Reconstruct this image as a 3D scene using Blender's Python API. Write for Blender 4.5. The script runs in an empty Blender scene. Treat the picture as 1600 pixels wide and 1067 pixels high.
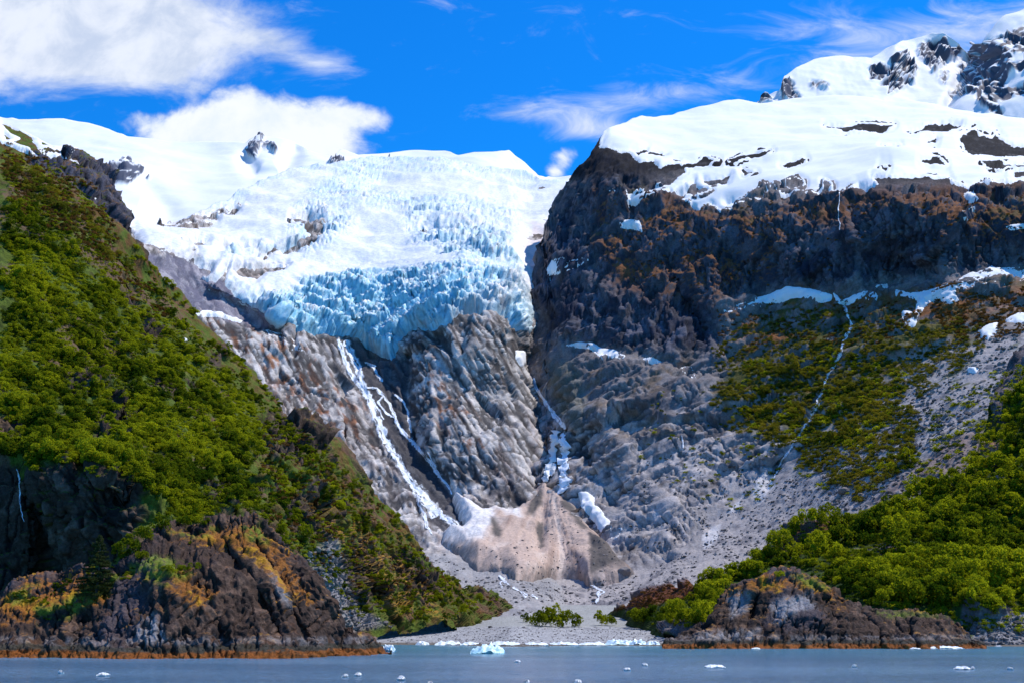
import bpy, math, random
import numpy as np
from mathutils import Vector
from mathutils.bvhtree import BVHTree

rng = np.random.default_rng(7)
random.seed(7)
scene = bpy.context.scene
COL = scene.collection

# ---------------------------------------------------------------- camera
F = 2000.0                      # focal length in photo pixels (1600 wide)
CAM = np.array([0.0, 0.0, 4.5])
PITCH = math.atan((985.0 - 533.5) / F)
cp, sp = math.cos(PITCH), math.sin(PITCH)
FW = np.array([0, cp, sp]); UPV = np.array([0, -sp, cp])
cam_data = bpy.data.cameras.new('camera')
cam = bpy.data.objects.new('camera', cam_data)
COL.objects.link(cam)
cam.location = CAM
cam.rotation_euler = (math.pi / 2 + PITCH, 0, 0)
cam_data.lens = 36.0 * F / 1600.0
cam_data.sensor_width = 36.0
cam_data.clip_start = 0.5
cam_data.clip_end = 30000
scene.camera = cam

# ---------------------------------------------------------------- light
SUN = Vector((0.44, 0.20, 0.84)).normalized()
EL = math.asin(SUN.z); AZ = math.atan2(SUN.x, SUN.y)
sun_data = bpy.data.lights.new('sun', 'SUN')
sun_data.energy = 4.3
sun_data.angle = math.radians(0.5)
sun_data.color = (1.0, 0.955, 0.89)
sun = bpy.data.objects.new('sun', sun_data)
COL.objects.link(sun)
sun.rotation_euler = SUN.to_track_quat('Z', 'Y').to_euler()
sun.location = (300, 200, 600)
scene.view_settings.view_transform = 'Standard'
scene.view_settings.look = 'None'
scene.view_settings.exposure = 0.08
scene.view_settings.gamma = 1.0
scene.cycles.max_bounces = 6
scene.cycles.diffuse_bounces = 3
scene.cycles.glossy_bounces = 2
scene.cycles.transparent_max_bounces = 8


def ray(px, py):
    px = np.asarray(px, float); py = np.asarray(py, float)
    xc = (px - 800.0) / F; yc = (533.5 - py) / F
    d = np.stack([xc + 0 * yc, cp - yc * sp + 0 * xc, sp + yc * cp + 0 * xc], -1)
    return d / d[..., 1:2]


def pt(px, py, D):
    return CAM + ray(px, py) * np.asarray(D, float)[..., None]


def project(P):
    v = P - CAM
    dep = np.maximum(v @ FW, 1.0)
    return 800.0 + F * v[..., 0] / dep, 533.5 - F * (v @ UPV) / dep


# ---------------------------------------------------------------- world
SKY_STRENGTH = 0.085
world = bpy.data.worlds.new('World')
scene.world = world
world.use_nodes = True
wt = world.node_tree
wt.nodes.clear()


class NT:
    """tiny helper for node trees"""
    def __init__(s, t): s.t = t
    def n(s, typ, **kw):
        x = s.t.nodes.new(typ)
        for k, v in kw.items():
            setattr(x, k, v)
        return x
    def link(s, a, b): s.t.links.new(a, b)
    def put(s, sock, v):
        if hasattr(v, 'links') or isinstance(v, bpy.types.NodeSocket): s.t.links.new(v, sock)
        else: sock.default_value = v
    def math(s, op, a, b=None, c=None, clamp=False):
        x = s.n('ShaderNodeMath', operation=op); x.use_clamp = clamp
        s.put(x.inputs[0], a)
        if b is not None: s.put(x.inputs[1], b)
        if c is not None: s.put(x.inputs[2], c)
        return x.outputs[0]
    def noise(s, vec, scale, detail=4, rough=0.5, dist=0.0):
        x = s.n('ShaderNodeTexNoise')
        s.put(x.inputs['Vector'], vec); x.inputs['Scale'].default_value = scale
        x.inputs['Detail'].default_value = detail; x.inputs['Roughness'].default_value = rough
        x.inputs['Distortion'].default_value = dist
        return x.outputs['Fac']
    def mix(s, fac, a, b, blend='MIX'):
        x = s.n('ShaderNodeMix', data_type='RGBA', blend_type=blend)
        s.put(x.inputs[0], fac)
        s.put(x.inputs[6], a if isinstance(a, bpy.types.NodeSocket) else (*a, 1))
        s.put(x.inputs[7], b if isinstance(b, bpy.types.NodeSocket) else (*b, 1))
        return x.outputs[2]
    def smooth(s, v, lo, hi, a=0.0, b=1.0):
        x = s.n('ShaderNodeMapRange', interpolation_type='SMOOTHSTEP')
        s.put(x.inputs[0], v)
        for i, q in zip((1, 2, 3, 4), (lo, hi, a, b)): x.inputs[i].default_value = q
        return x.outputs[0]


w = NT(wt)
sky = w.n('ShaderNodeTexSky', sky_type='NISHITA')
sky.sun_disc = False
sky.sun_elevation = EL
sky.sun_rotation = AZ
sky.altitude = 200
sky.air_density = 1.0
sky.dust_density = 0.2
sky.ozone_density = 4.0
hs = w.n('ShaderNodeHueSaturation')
hs.inputs['Saturation'].default_value = 1.28
hs.inputs['Value'].default_value = 1.0
w.link(sky.outputs[0], hs.inputs['Color'])
tint = w.mix(1.0, hs.outputs[0], (0.16, 1.48, 2.30), 'MULTIPLY')
tc = w.n('ShaderNodeTexCoord')
sep = w.n('ShaderNodeSeparateXYZ')
w.link(tc.outputs['Generated'], sep.inputs[0])
yy = w.math('MAXIMUM', sep.outputs[1], 0.08)
X = w.math('DIVIDE', sep.outputs[0], yy)
Z = w.math('DIVIDE', sep.outputs[2], yy)
cxy = w.n('ShaderNodeCombineXYZ')
w.link(X, cxy.inputs[0]); w.link(Z, cxy.inputs[1]); w.link(sep.outputs[1], cxy.inputs[2])
mp = w.n('ShaderNodeMapping'); mp.inputs['Scale'].default_value = (1.0, 2.0, 1.0)
mp.inputs['Rotation'].default_value = (0, 0, 0.25)
w.link(cxy.outputs[0], mp.inputs[0])
nz_soft = w.noise(mp.outputs[0], 8.0, 10, 0.62, 0.45)
nz_puff = w.noise(cxy.outputs[0], 17.0, 9, 0.60, 0.25)
mp2 = w.n('ShaderNodeMapping'); mp2.inputs['Scale'].default_value = (1.0, 2.6, 1.0)
mp2.inputs['Rotation'].default_value = (0, 0, -0.35)
w.link(cxy.outputs[0], mp2.inputs[0])
nz_wisp = w.noise(mp2.outputs[0], 13.0, 8, 0.62, 0.8)


def blob(px, py, rx, ry, amp, rot=0.0):
    c = ray(px, py); cx, cz = float(c[0]), float(c[2])
    dx = w.math('SUBTRACT', X, cx); dz = w.math('SUBTRACT', Z, cz)
    ca, sa = math.cos(rot), math.sin(rot)
    a = w.math('ADD', w.math('MULTIPLY', dx, ca), w.math('MULTIPLY', dz, sa))
    b = w.math('SUBTRACT', w.math('MULTIPLY', dz, ca), w.math('MULTIPLY', dx, sa))
    a = w.math('DIVIDE', a, rx / F); b = w.math('DIVIDE', b, ry / F)
    r = w.math('ADD', w.math('MULTIPLY', a, a), w.math('MULTIPLY', b, b))
    return w.math('MULTIPLY', w.math('EXPONENT', w.math('MULTIPLY', r, -1.0)), amp)


def add_all(l):
    r = l[0]
    for q in l[1:]: r = w.math('ADD', r, q)
    return r


soft = add_all([blob(60, 40, 330, 110, 1.0), blob(300, 80, 230, 80, 0.75, -0.1), blob(480, 90, 90, 26, 0.45, -0.35),
                blob(-250, 60, 300, 160, 0.8)])
puff = add_all([blob(395, 180, 105, 66, 1.05), blob(545, 184, 80, 30, 0.9, -0.05), blob(290, 215, 90, 40, 1.0), blob(470, 235, 130, 34, 0.9),
                blob(215, 188, 50, 22, 0.5), blob(885, 243, 26, 20, 0.62), blob(866, 272, 16, 14, 0.66), blob(945, 222, 22, 12, 0.4)])
wisp = add_all([blob(850, 178, 130, 34, 0.62, -0.15), blob(1060, 150, 150, 36, 0.62, 0.12), blob(930, 205, 90, 20, 0.5), blob(1420, 60, 230, 66, 0.66, 0.05),
                blob(1700, 40, 200, 90, 0.7), blob(960, 120, 60, 26, 0.25), blob(420, 40, 120, 80, 0.35), blob(900, 20, 300, 40, 0.18)])
# the same broken cloud goes on over the rest of the sky
rest = w.smooth(w.noise(tc.outputs['Generated'], 2.2, 5, 0.55), 0.52, 0.72, 0.0, 0.55)
outside = w.smooth(w.math('ABSOLUTE', w.math('DIVIDE', sep.outputs[0], w.math('MAXIMUM', sep.outputs[1], 0.02))), 0.55, 0.9)
above = w.smooth(Z, 0.60, 0.85)
rest = w.math('MULTIPLY', rest, w.math('MAXIMUM', outside, above))
s1 = w.smooth(w.math('ADD', soft, w.math('MULTIPLY', w.math('SUBTRACT', nz_soft, 0.5), 2.1)), 0.30, 1.05)
s2 = w.smooth(w.math('ADD', puff, w.math('MULTIPLY', w.math('SUBTRACT', nz_puff, 0.5), 2.0)), 0.34, 0.92)
s3 = w.smooth(w.math('ADD', wisp, w.math('MULTIPLY', w.math('SUBTRACT', nz_wisp, 0.5), 1.8)), 0.22, 1.35)
dens = w.math('MAXIMUM', w.math('MAXIMUM', w.math('MULTIPLY', s1, 0.88), w.math('MULTIPLY', s2, 0.97)), w.math('MAXIMUM', s3, rest))
shade = w.smooth(nz_puff, 0.35, 0.62)
greyer = w.mix(shade, (0.62, 0.70, 0.84), (0.90, 0.94, 1.0))
whiter = w.mix(shade, (0.78, 0.87, 1.0), (0.94, 0.975, 1.0))
ccol = w.mix(s2, greyer, whiter)
cl = w.mix(1.0, ccol, (1.0 / SKY_STRENGTH,) * 3, 'MULTIPLY')
final = w.mix(dens, tint, cl)
bg = w.n('ShaderNodeBackground'); bg.inputs[1].default_value = SKY_STRENGTH
w.link(final, bg.inputs[0])
wo = w.n('ShaderNodeOutputWorld')
w.link(bg.outputs[0], wo.inputs[0])


# ---------------------------------------------------------------- noise
def _hash(ix, iy, iz, seed):
    with np.errstate(over='ignore'):
        h = (ix.astype(np.uint32) * np.uint32(374761393)) ^ (iy.astype(np.uint32) * np.uint32(668265263)) ^ \
            (iz.astype(np.uint32) * np.uint32(2246822519)) ^ np.uint32((seed * 3266489917 + 97) & 0xffffffff)
        h = (h ^ (h >> np.uint32(15))) * np.uint32(2246822519)
        h = (h ^ (h >> np.uint32(13))) * np.uint32(3266489917)
        return h ^ (h >> np.uint32(16))


_g = np.random.default_rng(3).normal(size=(64, 3)); _g /= np.linalg.norm(_g, axis=1)[:, None]
_g = _g.astype(np.float32)


def noise3(P, seed=0):
    P = P.astype(np.float32)
    i = np.floor(P); f = P - i; i = i.astype(np.int64)
    u = f * f * f * (f * (f * 6 - 15) + 10)
    r = np.zeros(len(P), np.float32)
    for dx in (0, 1):
        wx = u[:, 0] if dx else 1 - u[:, 0]
        for dy in (0, 1):
            wy = u[:, 1] if dy else 1 - u[:, 1]
            for dz in (0, 1):
                wz = u[:, 2] if dz else 1 - u[:, 2]
                g = _g[_hash(i[:, 0] + dx, i[:, 1] + dy, i[:, 2] + dz, seed) & np.uint32(63)]
                r += wx * wy * wz * (g[:, 0] * (f[:, 0] - dx) + g[:, 1] * (f[:, 1] - dy) + g[:, 2] * (f[:, 2] - dz))
    return r * 1.6


def fbm(P, size, octs=4, seed=0, gain=0.5, ridged=False):
    r = 0; a = 1.0; t = 0
    Q = P / size
    for k in range(octs):
        n = noise3(Q, seed + k * 11)
        if ridged: n = 1 - 2.2 * np.abs(n)
        r = r + a * n; t += a
        a *= gain; Q = Q * 2.03 + 13.7
    return r / t


def cells(P, size, seed=0, jit=0.9):
    """nearest jittered cell: F1, F2, offset to the feature point and three random numbers"""
    Q = (P / size).astype(np.float32)
    i = np.floor(Q).astype(np.int64)
    n = len(Q)
    f1 = np.full(n, 9, np.float32); f2 = np.full(n, 9, np.float32)
    hid = np.zeros(n, np.uint32); dl = np.zeros((n, 3), np.float32)
    for dx in (-1, 0, 1):
        for dy in (-1, 0, 1):
            for dz in (-1, 0, 1):
                c = i + np.array([dx, dy, dz])
                h = _hash(c[:, 0], c[:, 1], c[:, 2], seed)
                jx = (h & np.uint32(1023)).astype(np.float32) / 1023
                jy = ((h >> np.uint32(10)) & np.uint32(1023)).astype(np.float32) / 1023
                jz = ((h >> np.uint32(20)) & np.uint32(1023)).astype(np.float32) / 1023
                fx = c[:, 0] + 0.5 + (jx - .5) * jit - Q[:, 0]
                fy = c[:, 1] + 0.5 + (jy - .5) * jit - Q[:, 1]
                fz = c[:, 2] + 0.5 + (jz - .5) * jit - Q[:, 2]
                d = fx * fx + fy * fy + fz * fz
                m = d < f1
                f2 = np.where(m, f1, np.minimum(f2, d))
                f1 = np.where(m, d, f1)
                hid = np.where(m, h, hid)
                dl[m, 0] = fx[m]; dl[m, 1] = fy[m]; dl[m, 2] = fz[m]
    with np.errstate(over='ignore'):
        h2 = hid * np.uint32(2654435761); h2 ^= h2 >> np.uint32(15)
        h3 = h2 * np.uint32(2246822519); h3 ^= h3 >> np.uint32(13)
        h4 = h3 * np.uint32(3266489917); h4 ^= h4 >> np.uint32(16)
    rr = np.stack([(q & np.uint32(65535)).astype(np.float32) / 65535 for q in (h2, h3, h4)], 1)
    return np.sqrt(f1), np.sqrt(f2), dl, rr


def facets(P, size, seed=0, tilt=0.9, warp=0.25, blend=0.13, off=0.75):
    """broken-rock relief: each cell is a tilted plane, about -1..1"""
    Wp = P + warp * size * np.stack([noise3(P / size * 1.3, seed + 1), noise3(P / size * 1.3 + 7, seed + 2), noise3(P / size * 1.3 + 19, seed + 3)], 1)
    f1, f2, dl, rr = cells(Wp, size, seed)
    gap = f2 - f1
    k = np.clip(gap / blend, 0, 1); k = k * k * (3 - 2 * k)
    return ((rr[:, 0] - .35) * off + tilt * ((rr - .5) * dl).sum(1) * 2.4) * k, gap, rr[:, 1]


def cracks(P, ang, size, k, seed, width=.07):
    """long thin joints running along one direction: 1 in the joint, 0 on the rock"""
    n = np.abs(noise3(stretch(P, ang, k) / size, seed) + .25 * noise3(P / (size * .8), seed + 1))
    patch = noise3(P / (size * 5), seed + 2)
    return np.clip((1 - n / width) * 2.2, 0, 1) * np.clip((patch + .25) * 3, 0, 1)


def sstep(x, lo, hi):
    t = np.clip((x - lo) / (hi - lo), 0, 1)
    return t * t * (3 - 2 * t)


def seg_dist(px, py, pts):
    """distance to an open polyline, and the running parameter 0..1"""
    best = np.full(np.shape(px), 1e9); par = np.zeros(np.shape(px))
    pts = np.array(pts, float); n = len(pts) - 1
    for k in range(n):
        a, b = pts[k], pts[k + 1]
        d = b - a; L = d @ d + 1e-9
        t = np.clip(((px - a[0]) * d[0] + (py - a[1]) * d[1]) / L, 0, 1)
        q = np.hypot(px - a[0] - t * d[0], py - a[1] - t * d[1])
        m = q < best
        best = np.where(m, q, best); par = np.where(m, (k + t) / n, par)
    return best, par


def sdf(px, py, poly):
    """signed distance to a polygon in photo pixels, positive inside"""
    pts = list(poly) + [poly[0]]
    d, _ = seg_dist(px, py, pts)
    ins = np.zeros(np.shape(px), bool)
    for (x0, y0), (x1, y1) in zip(pts[:-1], pts[1:]):
        if y0 == y1: continue
        c = ((y0 > py) != (y1 > py)) & (px < (x1 - x0) * (py - y0) / (y1 - y0) + x0)
        ins ^= c
    return np.where(ins, d, -d)


def union(*fs):
    r = fs[0]
    for f in fs[1:]: r = np.maximum(r, f)
    return r


def lerp(a, b, t):
    t = np.asarray(t)[..., None] if np.ndim(t) and np.ndim(a) != np.ndim(t) or np.ndim(t) else t
    return np.asarray(a) * (1 - t) + np.asarray(b) * t


def stretch(P, ang, k, ky=None):
    """coordinates squeezed along a direction in the x-z plane, so features run long that way"""
    ky = ky or k
    ca, sa = math.cos(ang), math.sin(ang)
    a = P[:, 0] * ca + P[:, 2] * sa
    b = -P[:, 0] * sa + P[:, 2] * ca
    return np.stack([a / k, P[:, 1] / ky, b], 1)


# ---------------------------------------------------------------- surfaces
def tps(ctrl):
    c = np.array(ctrl, float)
    X0 = c[:, :2] / 100.0; y = np.log(c[:, 2])
    r = np.linalg.norm(X0[:, None] - X0[None], axis=2)
    K = np.where(r > 0, r * r * np.log(r + 1e-12), 0) + np.eye(len(c)) * 0.02
    Pm = np.hstack([np.ones((len(c), 1)), X0])
    A = np.block([[K, Pm], [Pm.T, np.zeros((3, 3))]])
    s = np.linalg.solve(A, np.concatenate([y, np.zeros(3)]))
    def f(px, py):
        sh = np.shape(px)
        q = np.stack([np.ravel(px), np.ravel(py)], 1) / 100.0
        out = s[-3] + q @ s[-2:]
        for i in range(len(c)):
            rr = np.hypot(q[:, 0] - X0[i, 0], q[:, 1] - X0[i, 1])
            out += s[i] * rr * rr * np.log(rr + 1e-12)
        return np.exp(out).reshape(sh)
    return f


def grid_faces(nr, nc):
    i = np.arange(nr - 1)[:, None] * nc + np.arange(nc - 1)[None]
    return np.stack([i, i + 1, i + nc + 1, i + nc], -1).reshape(-1, 4)


def mesh_obj(name, V, Fq, mat, cols=None, parent=None, smooth=True):
    me = bpy.data.meshes.new(name)
    V = np.ascontiguousarray(V, np.float32); Fq = np.ascontiguousarray(Fq, np.int32)
    k = Fq.shape[1]
    me.vertices.add(len(V)); me.vertices.foreach_set('co', V.ravel())
    me.loops.add(Fq.size); me.loops.foreach_set('vertex_index', Fq.ravel())
    me.polygons.add(len(Fq))
    me.polygons.foreach_set('loop_start', np.arange(0, Fq.size, k, dtype=np.int32))
    me.update(calc_edges=True)
    me.polygons.foreach_set('use_smooth', np.full(len(Fq), smooth))
    if cols is not None:
        for an, arr in cols.items():
            if arr.ndim == 2:
                a = me.attributes.new(an, 'FLOAT_COLOR', 'POINT')
                a.data.foreach_set('color', np.hstack([arr, np.ones((len(arr), 1))]).astype(np.float32).ravel())
            else:
                a = me.attributes.new(an, 'FLOAT', 'POINT')
                a.data.foreach_set('value', arr.astype(np.float32))
    me.materials.append(mat)
    o = bpy.data.objects.new(name, me)
    COL.objects.link(o)
    if parent: o.parent = parent
    return o


def tag(o, label=None, cat=None, group=None, kind=None):
    if label: o['label'] = label
    if cat: o['category'] = cat
    if group: o['group'] = group
    if kind: o['kind'] = kind
    return o


def grid_normals(P):
    du = np.gradient(P, axis=1); dv = np.gradient(P, axis=0)
    n = np.cross(du, dv); n /= np.linalg.norm(n, axis=-1, keepdims=True) + 1e-9
    tocam = CAM - P
    flip = np.sign((n * tocam).sum(-1, keepdims=True)); flip[flip == 0] = 1
    return n * flip


class Surf:
    """a slope laid out by columns; each column climbs from its foot to its crest and rolls over behind it"""
    def __init__(s, x0, x1, step, bot, top, ctrl, vstep=None, back=(10, 1.35, 0.9), carve=(), extra=None):
        vstep = vstep or step
        s.u = np.arange(x0, x1 + step, step, dtype=float)
        b = np.array(bot, float); t = np.array(top, float)
        s.bot = np.interp(s.u, b[:, 0], b[:, 1]); s.top = np.interp(s.u, t[:, 0], t[:, 1])
        nr = int(np.max(s.bot - s.top) / vstep) + 2
        tt = np.linspace(0, 1, nr)[:, None]
        U = np.repeat(s.u[None], nr, 0); V = s.bot[None] + (s.top - s.bot)[None] * tt
        s.f = tps(ctrl); s.carve = carve
        D = s.depth(U, V)
        if extra is not None: D = D + extra(U, V)
        P = pt(U, V, D)
        # crest: roll over and fall behind
        nb, g, drop = back
        rows = [P]
        last = P[-1]; stepm = np.maximum(np.linalg.norm(P[-1] - P[-4], axis=1).mean() / 3, 0.6) * 1.5
        d = ray(s.u, s.top); d = d / np.linalg.norm(d[:, :2], axis=1)[:, None]
        hz = d.copy(); hz[:, 2] = 0
        slope0 = d[:, 2]
        cur = last.copy(); acc = 0.0
        for k in range(nb):
            sl = slope0 * (1 - (k + 1) / 3.0) if k < 2 else -drop * min(1, (k - 1) / 4.0)
            st = stepm * g ** k
            cur = cur + hz * st
            cur[:, 2] += (sl * 0.9 if np.isscalar(sl) else sl * 0.9 - 0.05) * st
            rows.append(cur[None].copy())
        s.nfront = nr
        s.P0 = np.concatenate([P] + rows[1:], 0)
        s.nr, s.nc = s.P0.shape[:2]
        N = grid_normals(s.P0[:nr])
        N = np.concatenate([N, np.repeat(N[-1:], nb, 0)], 0)
        for k in range(nb):
            a = min(1, (k + 1) / 4)
            N[nr + k] = N[nr + k] * (1 - a) + np.array([0, 0, 1.0]) * a
        s.N = N / np.linalg.norm(N, axis=-1, keepdims=True)
        s.flat = s.P0.reshape(-1, 3); s.Nf = s.N.reshape(-1, 3)
        s.px, s.py = project(s.flat)
        s.back = np.zeros((s.nr, s.nc), bool); s.back[nr:] = True; s.back = s.back.ravel()
        s.faces = grid_faces(s.nr, s.nc)

    def depth(s, U, V):
        D = s.f(U, V)
        for pts, wd, dep in s.carve:
            q, _ = seg_dist(U, V, pts)
            D = D + dep * np.exp(-(q / wd) ** 2)
        return D

    def normals_of(s, Q):
        G = Q.reshape(s.nr, s.nc, 3)
        n = np.cross(np.gradient(G, axis=1), np.gradient(G, axis=0))
        n /= np.linalg.norm(n, axis=-1, keepdims=True) + 1e-9
        n = n.reshape(-1, 3)
        return n * np.where((n * s.Nf).sum(1, keepdims=True) < 0, -1, 1)

    def displace(s, h, macro=None, post=None):
        s.M = s.flat + s.Nf * (macro[:, None] if macro is not None else 0)
        s.Q = s.M + s.Nf * h[:, None]
        if post is not None:          # second pass: the finer relief is laid on the already broken surface
            n = s.normals_of(s.Q) + s.Nf * .6; n /= np.linalg.norm(n, axis=1, keepdims=True)
            s.Q = s.Q + n * post(s.Q)[:, None]
        s.qx, s.qy = project(s.Q)
        s.qn = s.normals_of(s.Q)

    def build(s, name, mat, cols, drop=None):
        Fq = s.faces
        if drop is not None:
            Fq = Fq[~drop[Fq].all(1)]
        s.obj = mesh_obj(name, s.Q, Fq, mat, cols)
        return s.obj

    def patch(s, name, f, thick, mat, colfn, soft=4.0, sink=1.5, smooth_w=1.0, relief=None, parent=None, margin=5.0, post=None):
        """a separate sheet (snow, ice) lying on this slope where f > 0; its edge dips under the rock"""
        keep = f > -margin
        Fk = s.faces[keep[s.faces].any(1)]
        ids = np.unique(Fk)
        mp_ = np.full(len(f), -1); mp_[ids] = np.arange(len(ids))
        ff = f[ids]
        wgt = sstep(ff, 0, soft)[:, None]
        base = s.Q[ids] * (1 - wgt * smooth_w) + s.M[ids] * wgt * smooth_w
        th = (thick[ids] if np.ndim(thick) else thick)
        off = np.where(ff > 0, th * np.sqrt(np.clip(ff / (soft * 2), 0, 1)), ff / margin * sink)
        Nn = s.Nf[ids] * 0.75 + np.array([0, 0, 0.25]); Nn /= np.linalg.norm(Nn, axis=1)[:, None]
        if relief is not None: off = off + relief[ids] * sstep(ff, -1, soft)
        V = base + Nn * off[:, None]
        if post is not None:
            full = s.M.copy(); full[ids] = V
            n_ = s.normals_of(full)[ids] + Nn * .4; n_ /= np.linalg.norm(n_, axis=1, keepdims=True)
            V = V + n_ * (post(V, ids) * sstep(ff, -1, soft))[:, None]
        cols = colfn(ids, V) if colfn else None
        return mesh_obj(name, V, mp_[Fk], mat, cols, parent), ids, V


# ---------------------------------------------------------------- materials
def surf_mat(name, rough=0.9, bump=0.3, bscale=1.0, spec=0.25, fine=(0.78, 1.22), sss=0.0, fscale=2.0, aniso=None):
    m = bpy.data.materials.new(name); m.use_nodes = True
    t = NT(m.node_tree); t.t.nodes.clear()
    out = t.n('ShaderNodeOutputMaterial'); b = t.n('ShaderNodeBsdfPrincipled')
    t.link(b.outputs[0], out.inputs[0])
    at = t.n('ShaderNodeAttribute', attribute_name='col')
    geo = t.n('ShaderNodeNewGeometry')
    vec = geo.outputs['Position']
    if aniso:
        mpn = t.n('ShaderNodeMapping'); mpn.inputs['Rotation'].default_value = aniso[0]; mpn.inputs['Scale'].default_value = aniso[1]
        t.link(vec, mpn.inputs[0]); vec = mpn.outputs[0]
    n1 = t.noise(vec, fscale, 5, 0.62)
    k = t.smooth(n1, 0.3, 0.7, fine[0], fine[1])
    c = t.n('ShaderNodeVectorMath', operation='SCALE')
    t.link(at.outputs['Color'], c.inputs[0]); t.link(k, c.inputs['Scale'])
    t.link(c.outputs[0], b.inputs['Base Color'])
    b.inputs['Roughness'].default_value = rough
    b.inputs['Specular IOR Level'].default_value = spec
    if sss:
        b.inputs['Subsurface Weight'].default_value = sss
        b.inputs['Subsurface Radius'].default_value = (0.6, 1.0, 1.4)
        b.inputs['Subsurface Scale'].default_value = 1.0
    if bump:
        bp = t.n('ShaderNodeBump'); bp.inputs['Strength'].default_value = 1.0
        bp.inputs['Distance'].default_value = bump
        n2 = t.noise(vec, bscale, 6, 0.65)
        t.link(n2, bp.inputs['Height']); t.link(bp.outputs[0], b.inputs['Normal'])
    return m


M_rock_far = surf_mat('weathered_rock', 0.9, 0.5, 0.5, 0.08, (0.78, 1.22), fscale=0.6)
M_rock_near = surf_mat('shore_rock', 0.85, 0.35, 1.3, 0.12, (0.6, 1.35), fscale=2.2)
M_ground = surf_mat('mossy_ground', 0.95, 0.5, 0.8, 0.1, (0.65, 1.3), fscale=1.2)
M_snow = surf_mat('snow', 0.7, 0.35, 0.10, 0.15, (0.97, 1.03), fscale=0.1)
M_ice = surf_mat('glacier_ice', 0.55, 0.9, 0.22, 0.3, (0.86, 1.1), fscale=0.25)
M_dirty = surf_mat('dirty_snow', 0.85, 0.3, 0.5, 0.1, (0.8, 1.15), fscale=0.5)


def C3(*a): return np.array(a, float)


def colmix(base, *layers):
    """base (N,3); layers (colour, mask)"""
    c = base
    for col, m in layers:
        m = np.clip(m, 0, 1)[:, None]
        c = c * (1 - m) + np.asarray(col) * m
    return c


SNOW = C3(0.86, 0.845, 0.825)
BVHS = []


def register(o):
    dg = bpy.context.evaluated_depsgraph_get()
    BVHS.append((BVHTree.FromObject(o, dg), o.name))


def hit(px, py, only=None):
    d = Vector(ray(px, py)).normalized(); best = None
    for t, nm in BVHS:
        if only and nm not in only: continue
        r = t.ray_cast(Vector(CAM), d, 8000)
        if r[0] is not None and (best is None or r[3] < best[2]):
            best = (r[0], r[1], r[3], nm)
    return best


# ================================================================ HEADWALL (rock slabs below the glacier)
W_gorge = [(838, 470), (842, 560), (862, 625), (884, 668), (872, 720), (862, 770)]
W_main = [(538, 532), (555, 570), (575, 620), (600, 680), (625, 725), (655, 775), (690, 815), (720, 832)]
W_braid = [(585, 600), (610, 640), (640, 690), (665, 715), (690, 760)]
head_ctrl = [
    (100, 960, 800), (300, 960, 760), (500, 960, 700), (130, 1000, 700), (600, 1000, 560), (600, 965, 620), (750, 1000, 560), (750, 962, 600), (850, 962, 620), (900, 1000, 700), (920, 968, 780),
    (600, 900, 800), (750, 915, 770), (850, 915, 780), (920, 915, 900), (920, 940, 850),
    (450, 700, 1040), (600, 840, 930), (700, 850, 925), (800, 860, 900), (920, 850, 1030),
    (650, 780, 1010), (750, 780, 1020), (850, 780, 1040), (920, 760, 1130),
    (500, 700, 1060), (600, 700, 1085), (700, 700, 1075), (800, 700, 1095), (900, 700, 1200),
    (400, 600, 1120), (500, 600, 1160), (600, 600, 1200), (700, 600, 1165), (780, 600, 1185), (850, 600, 1260), (920, 600, 1350),
    (250, 500, 1130), (320, 500, 1170), (450, 520, 1215), (560, 530, 1260), (620, 550, 1255), (700, 510, 1230), (800, 510, 1250), (900, 510, 1420),
    (150, 400, 1150), (230, 410, 1180), (300, 440, 1215), (400, 450, 1300), (560, 450, 1370), (700, 450, 1330), (820, 450, 1380), (920, 450, 1500),
    (150, 345, 1350), (250, 360, 1400), (400, 350, 1550), (550, 370, 1560), (700, 370, 1580), (850, 370, 1640),
    (400, 295, 1850), (550, 300, 1900), (700, 310, 1900), (880, 310, 2000), (920, 290, 2150),
    (600, 262, 2250), (800, 280, 2300)]
head_top = [(100, 350), (150, 345), (200, 350), (235, 358), (250, 352), (300, 340), (360, 318), (420, 292), (480, 270), (520, 264), (560, 260), (600, 255),
            (650, 260), (700, 262), (740, 270), (800, 279), (850, 284), (890, 284), (930, 284)]
CREV = [([(560, 545), (600, 610), (650, 690), (700, 780)], 26, 22), (W_gorge, 16, 40), ([(640, 560), (636, 640), (655, 700)], 10, 14),
        ([(700, 520), (800, 600), (870, 670)], 20, -8), ([(300, 440), (400, 500), (440, 530)], 12, 18),
        ([(330, 440), (390, 470), (430, 500)], 14, -16)]
head = Surf(130, 915, 1.6, [(130, 985), (915, 990)], head_top, head_ctrl, back=(8, 1.5, 0.4), carve=CREV)
P = head.flat
px, py = head.px, head.py
warpx = 9 * fbm(P, 60, 3, 5); warpy = 9 * fbm(P, 60, 3, 6)
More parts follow.
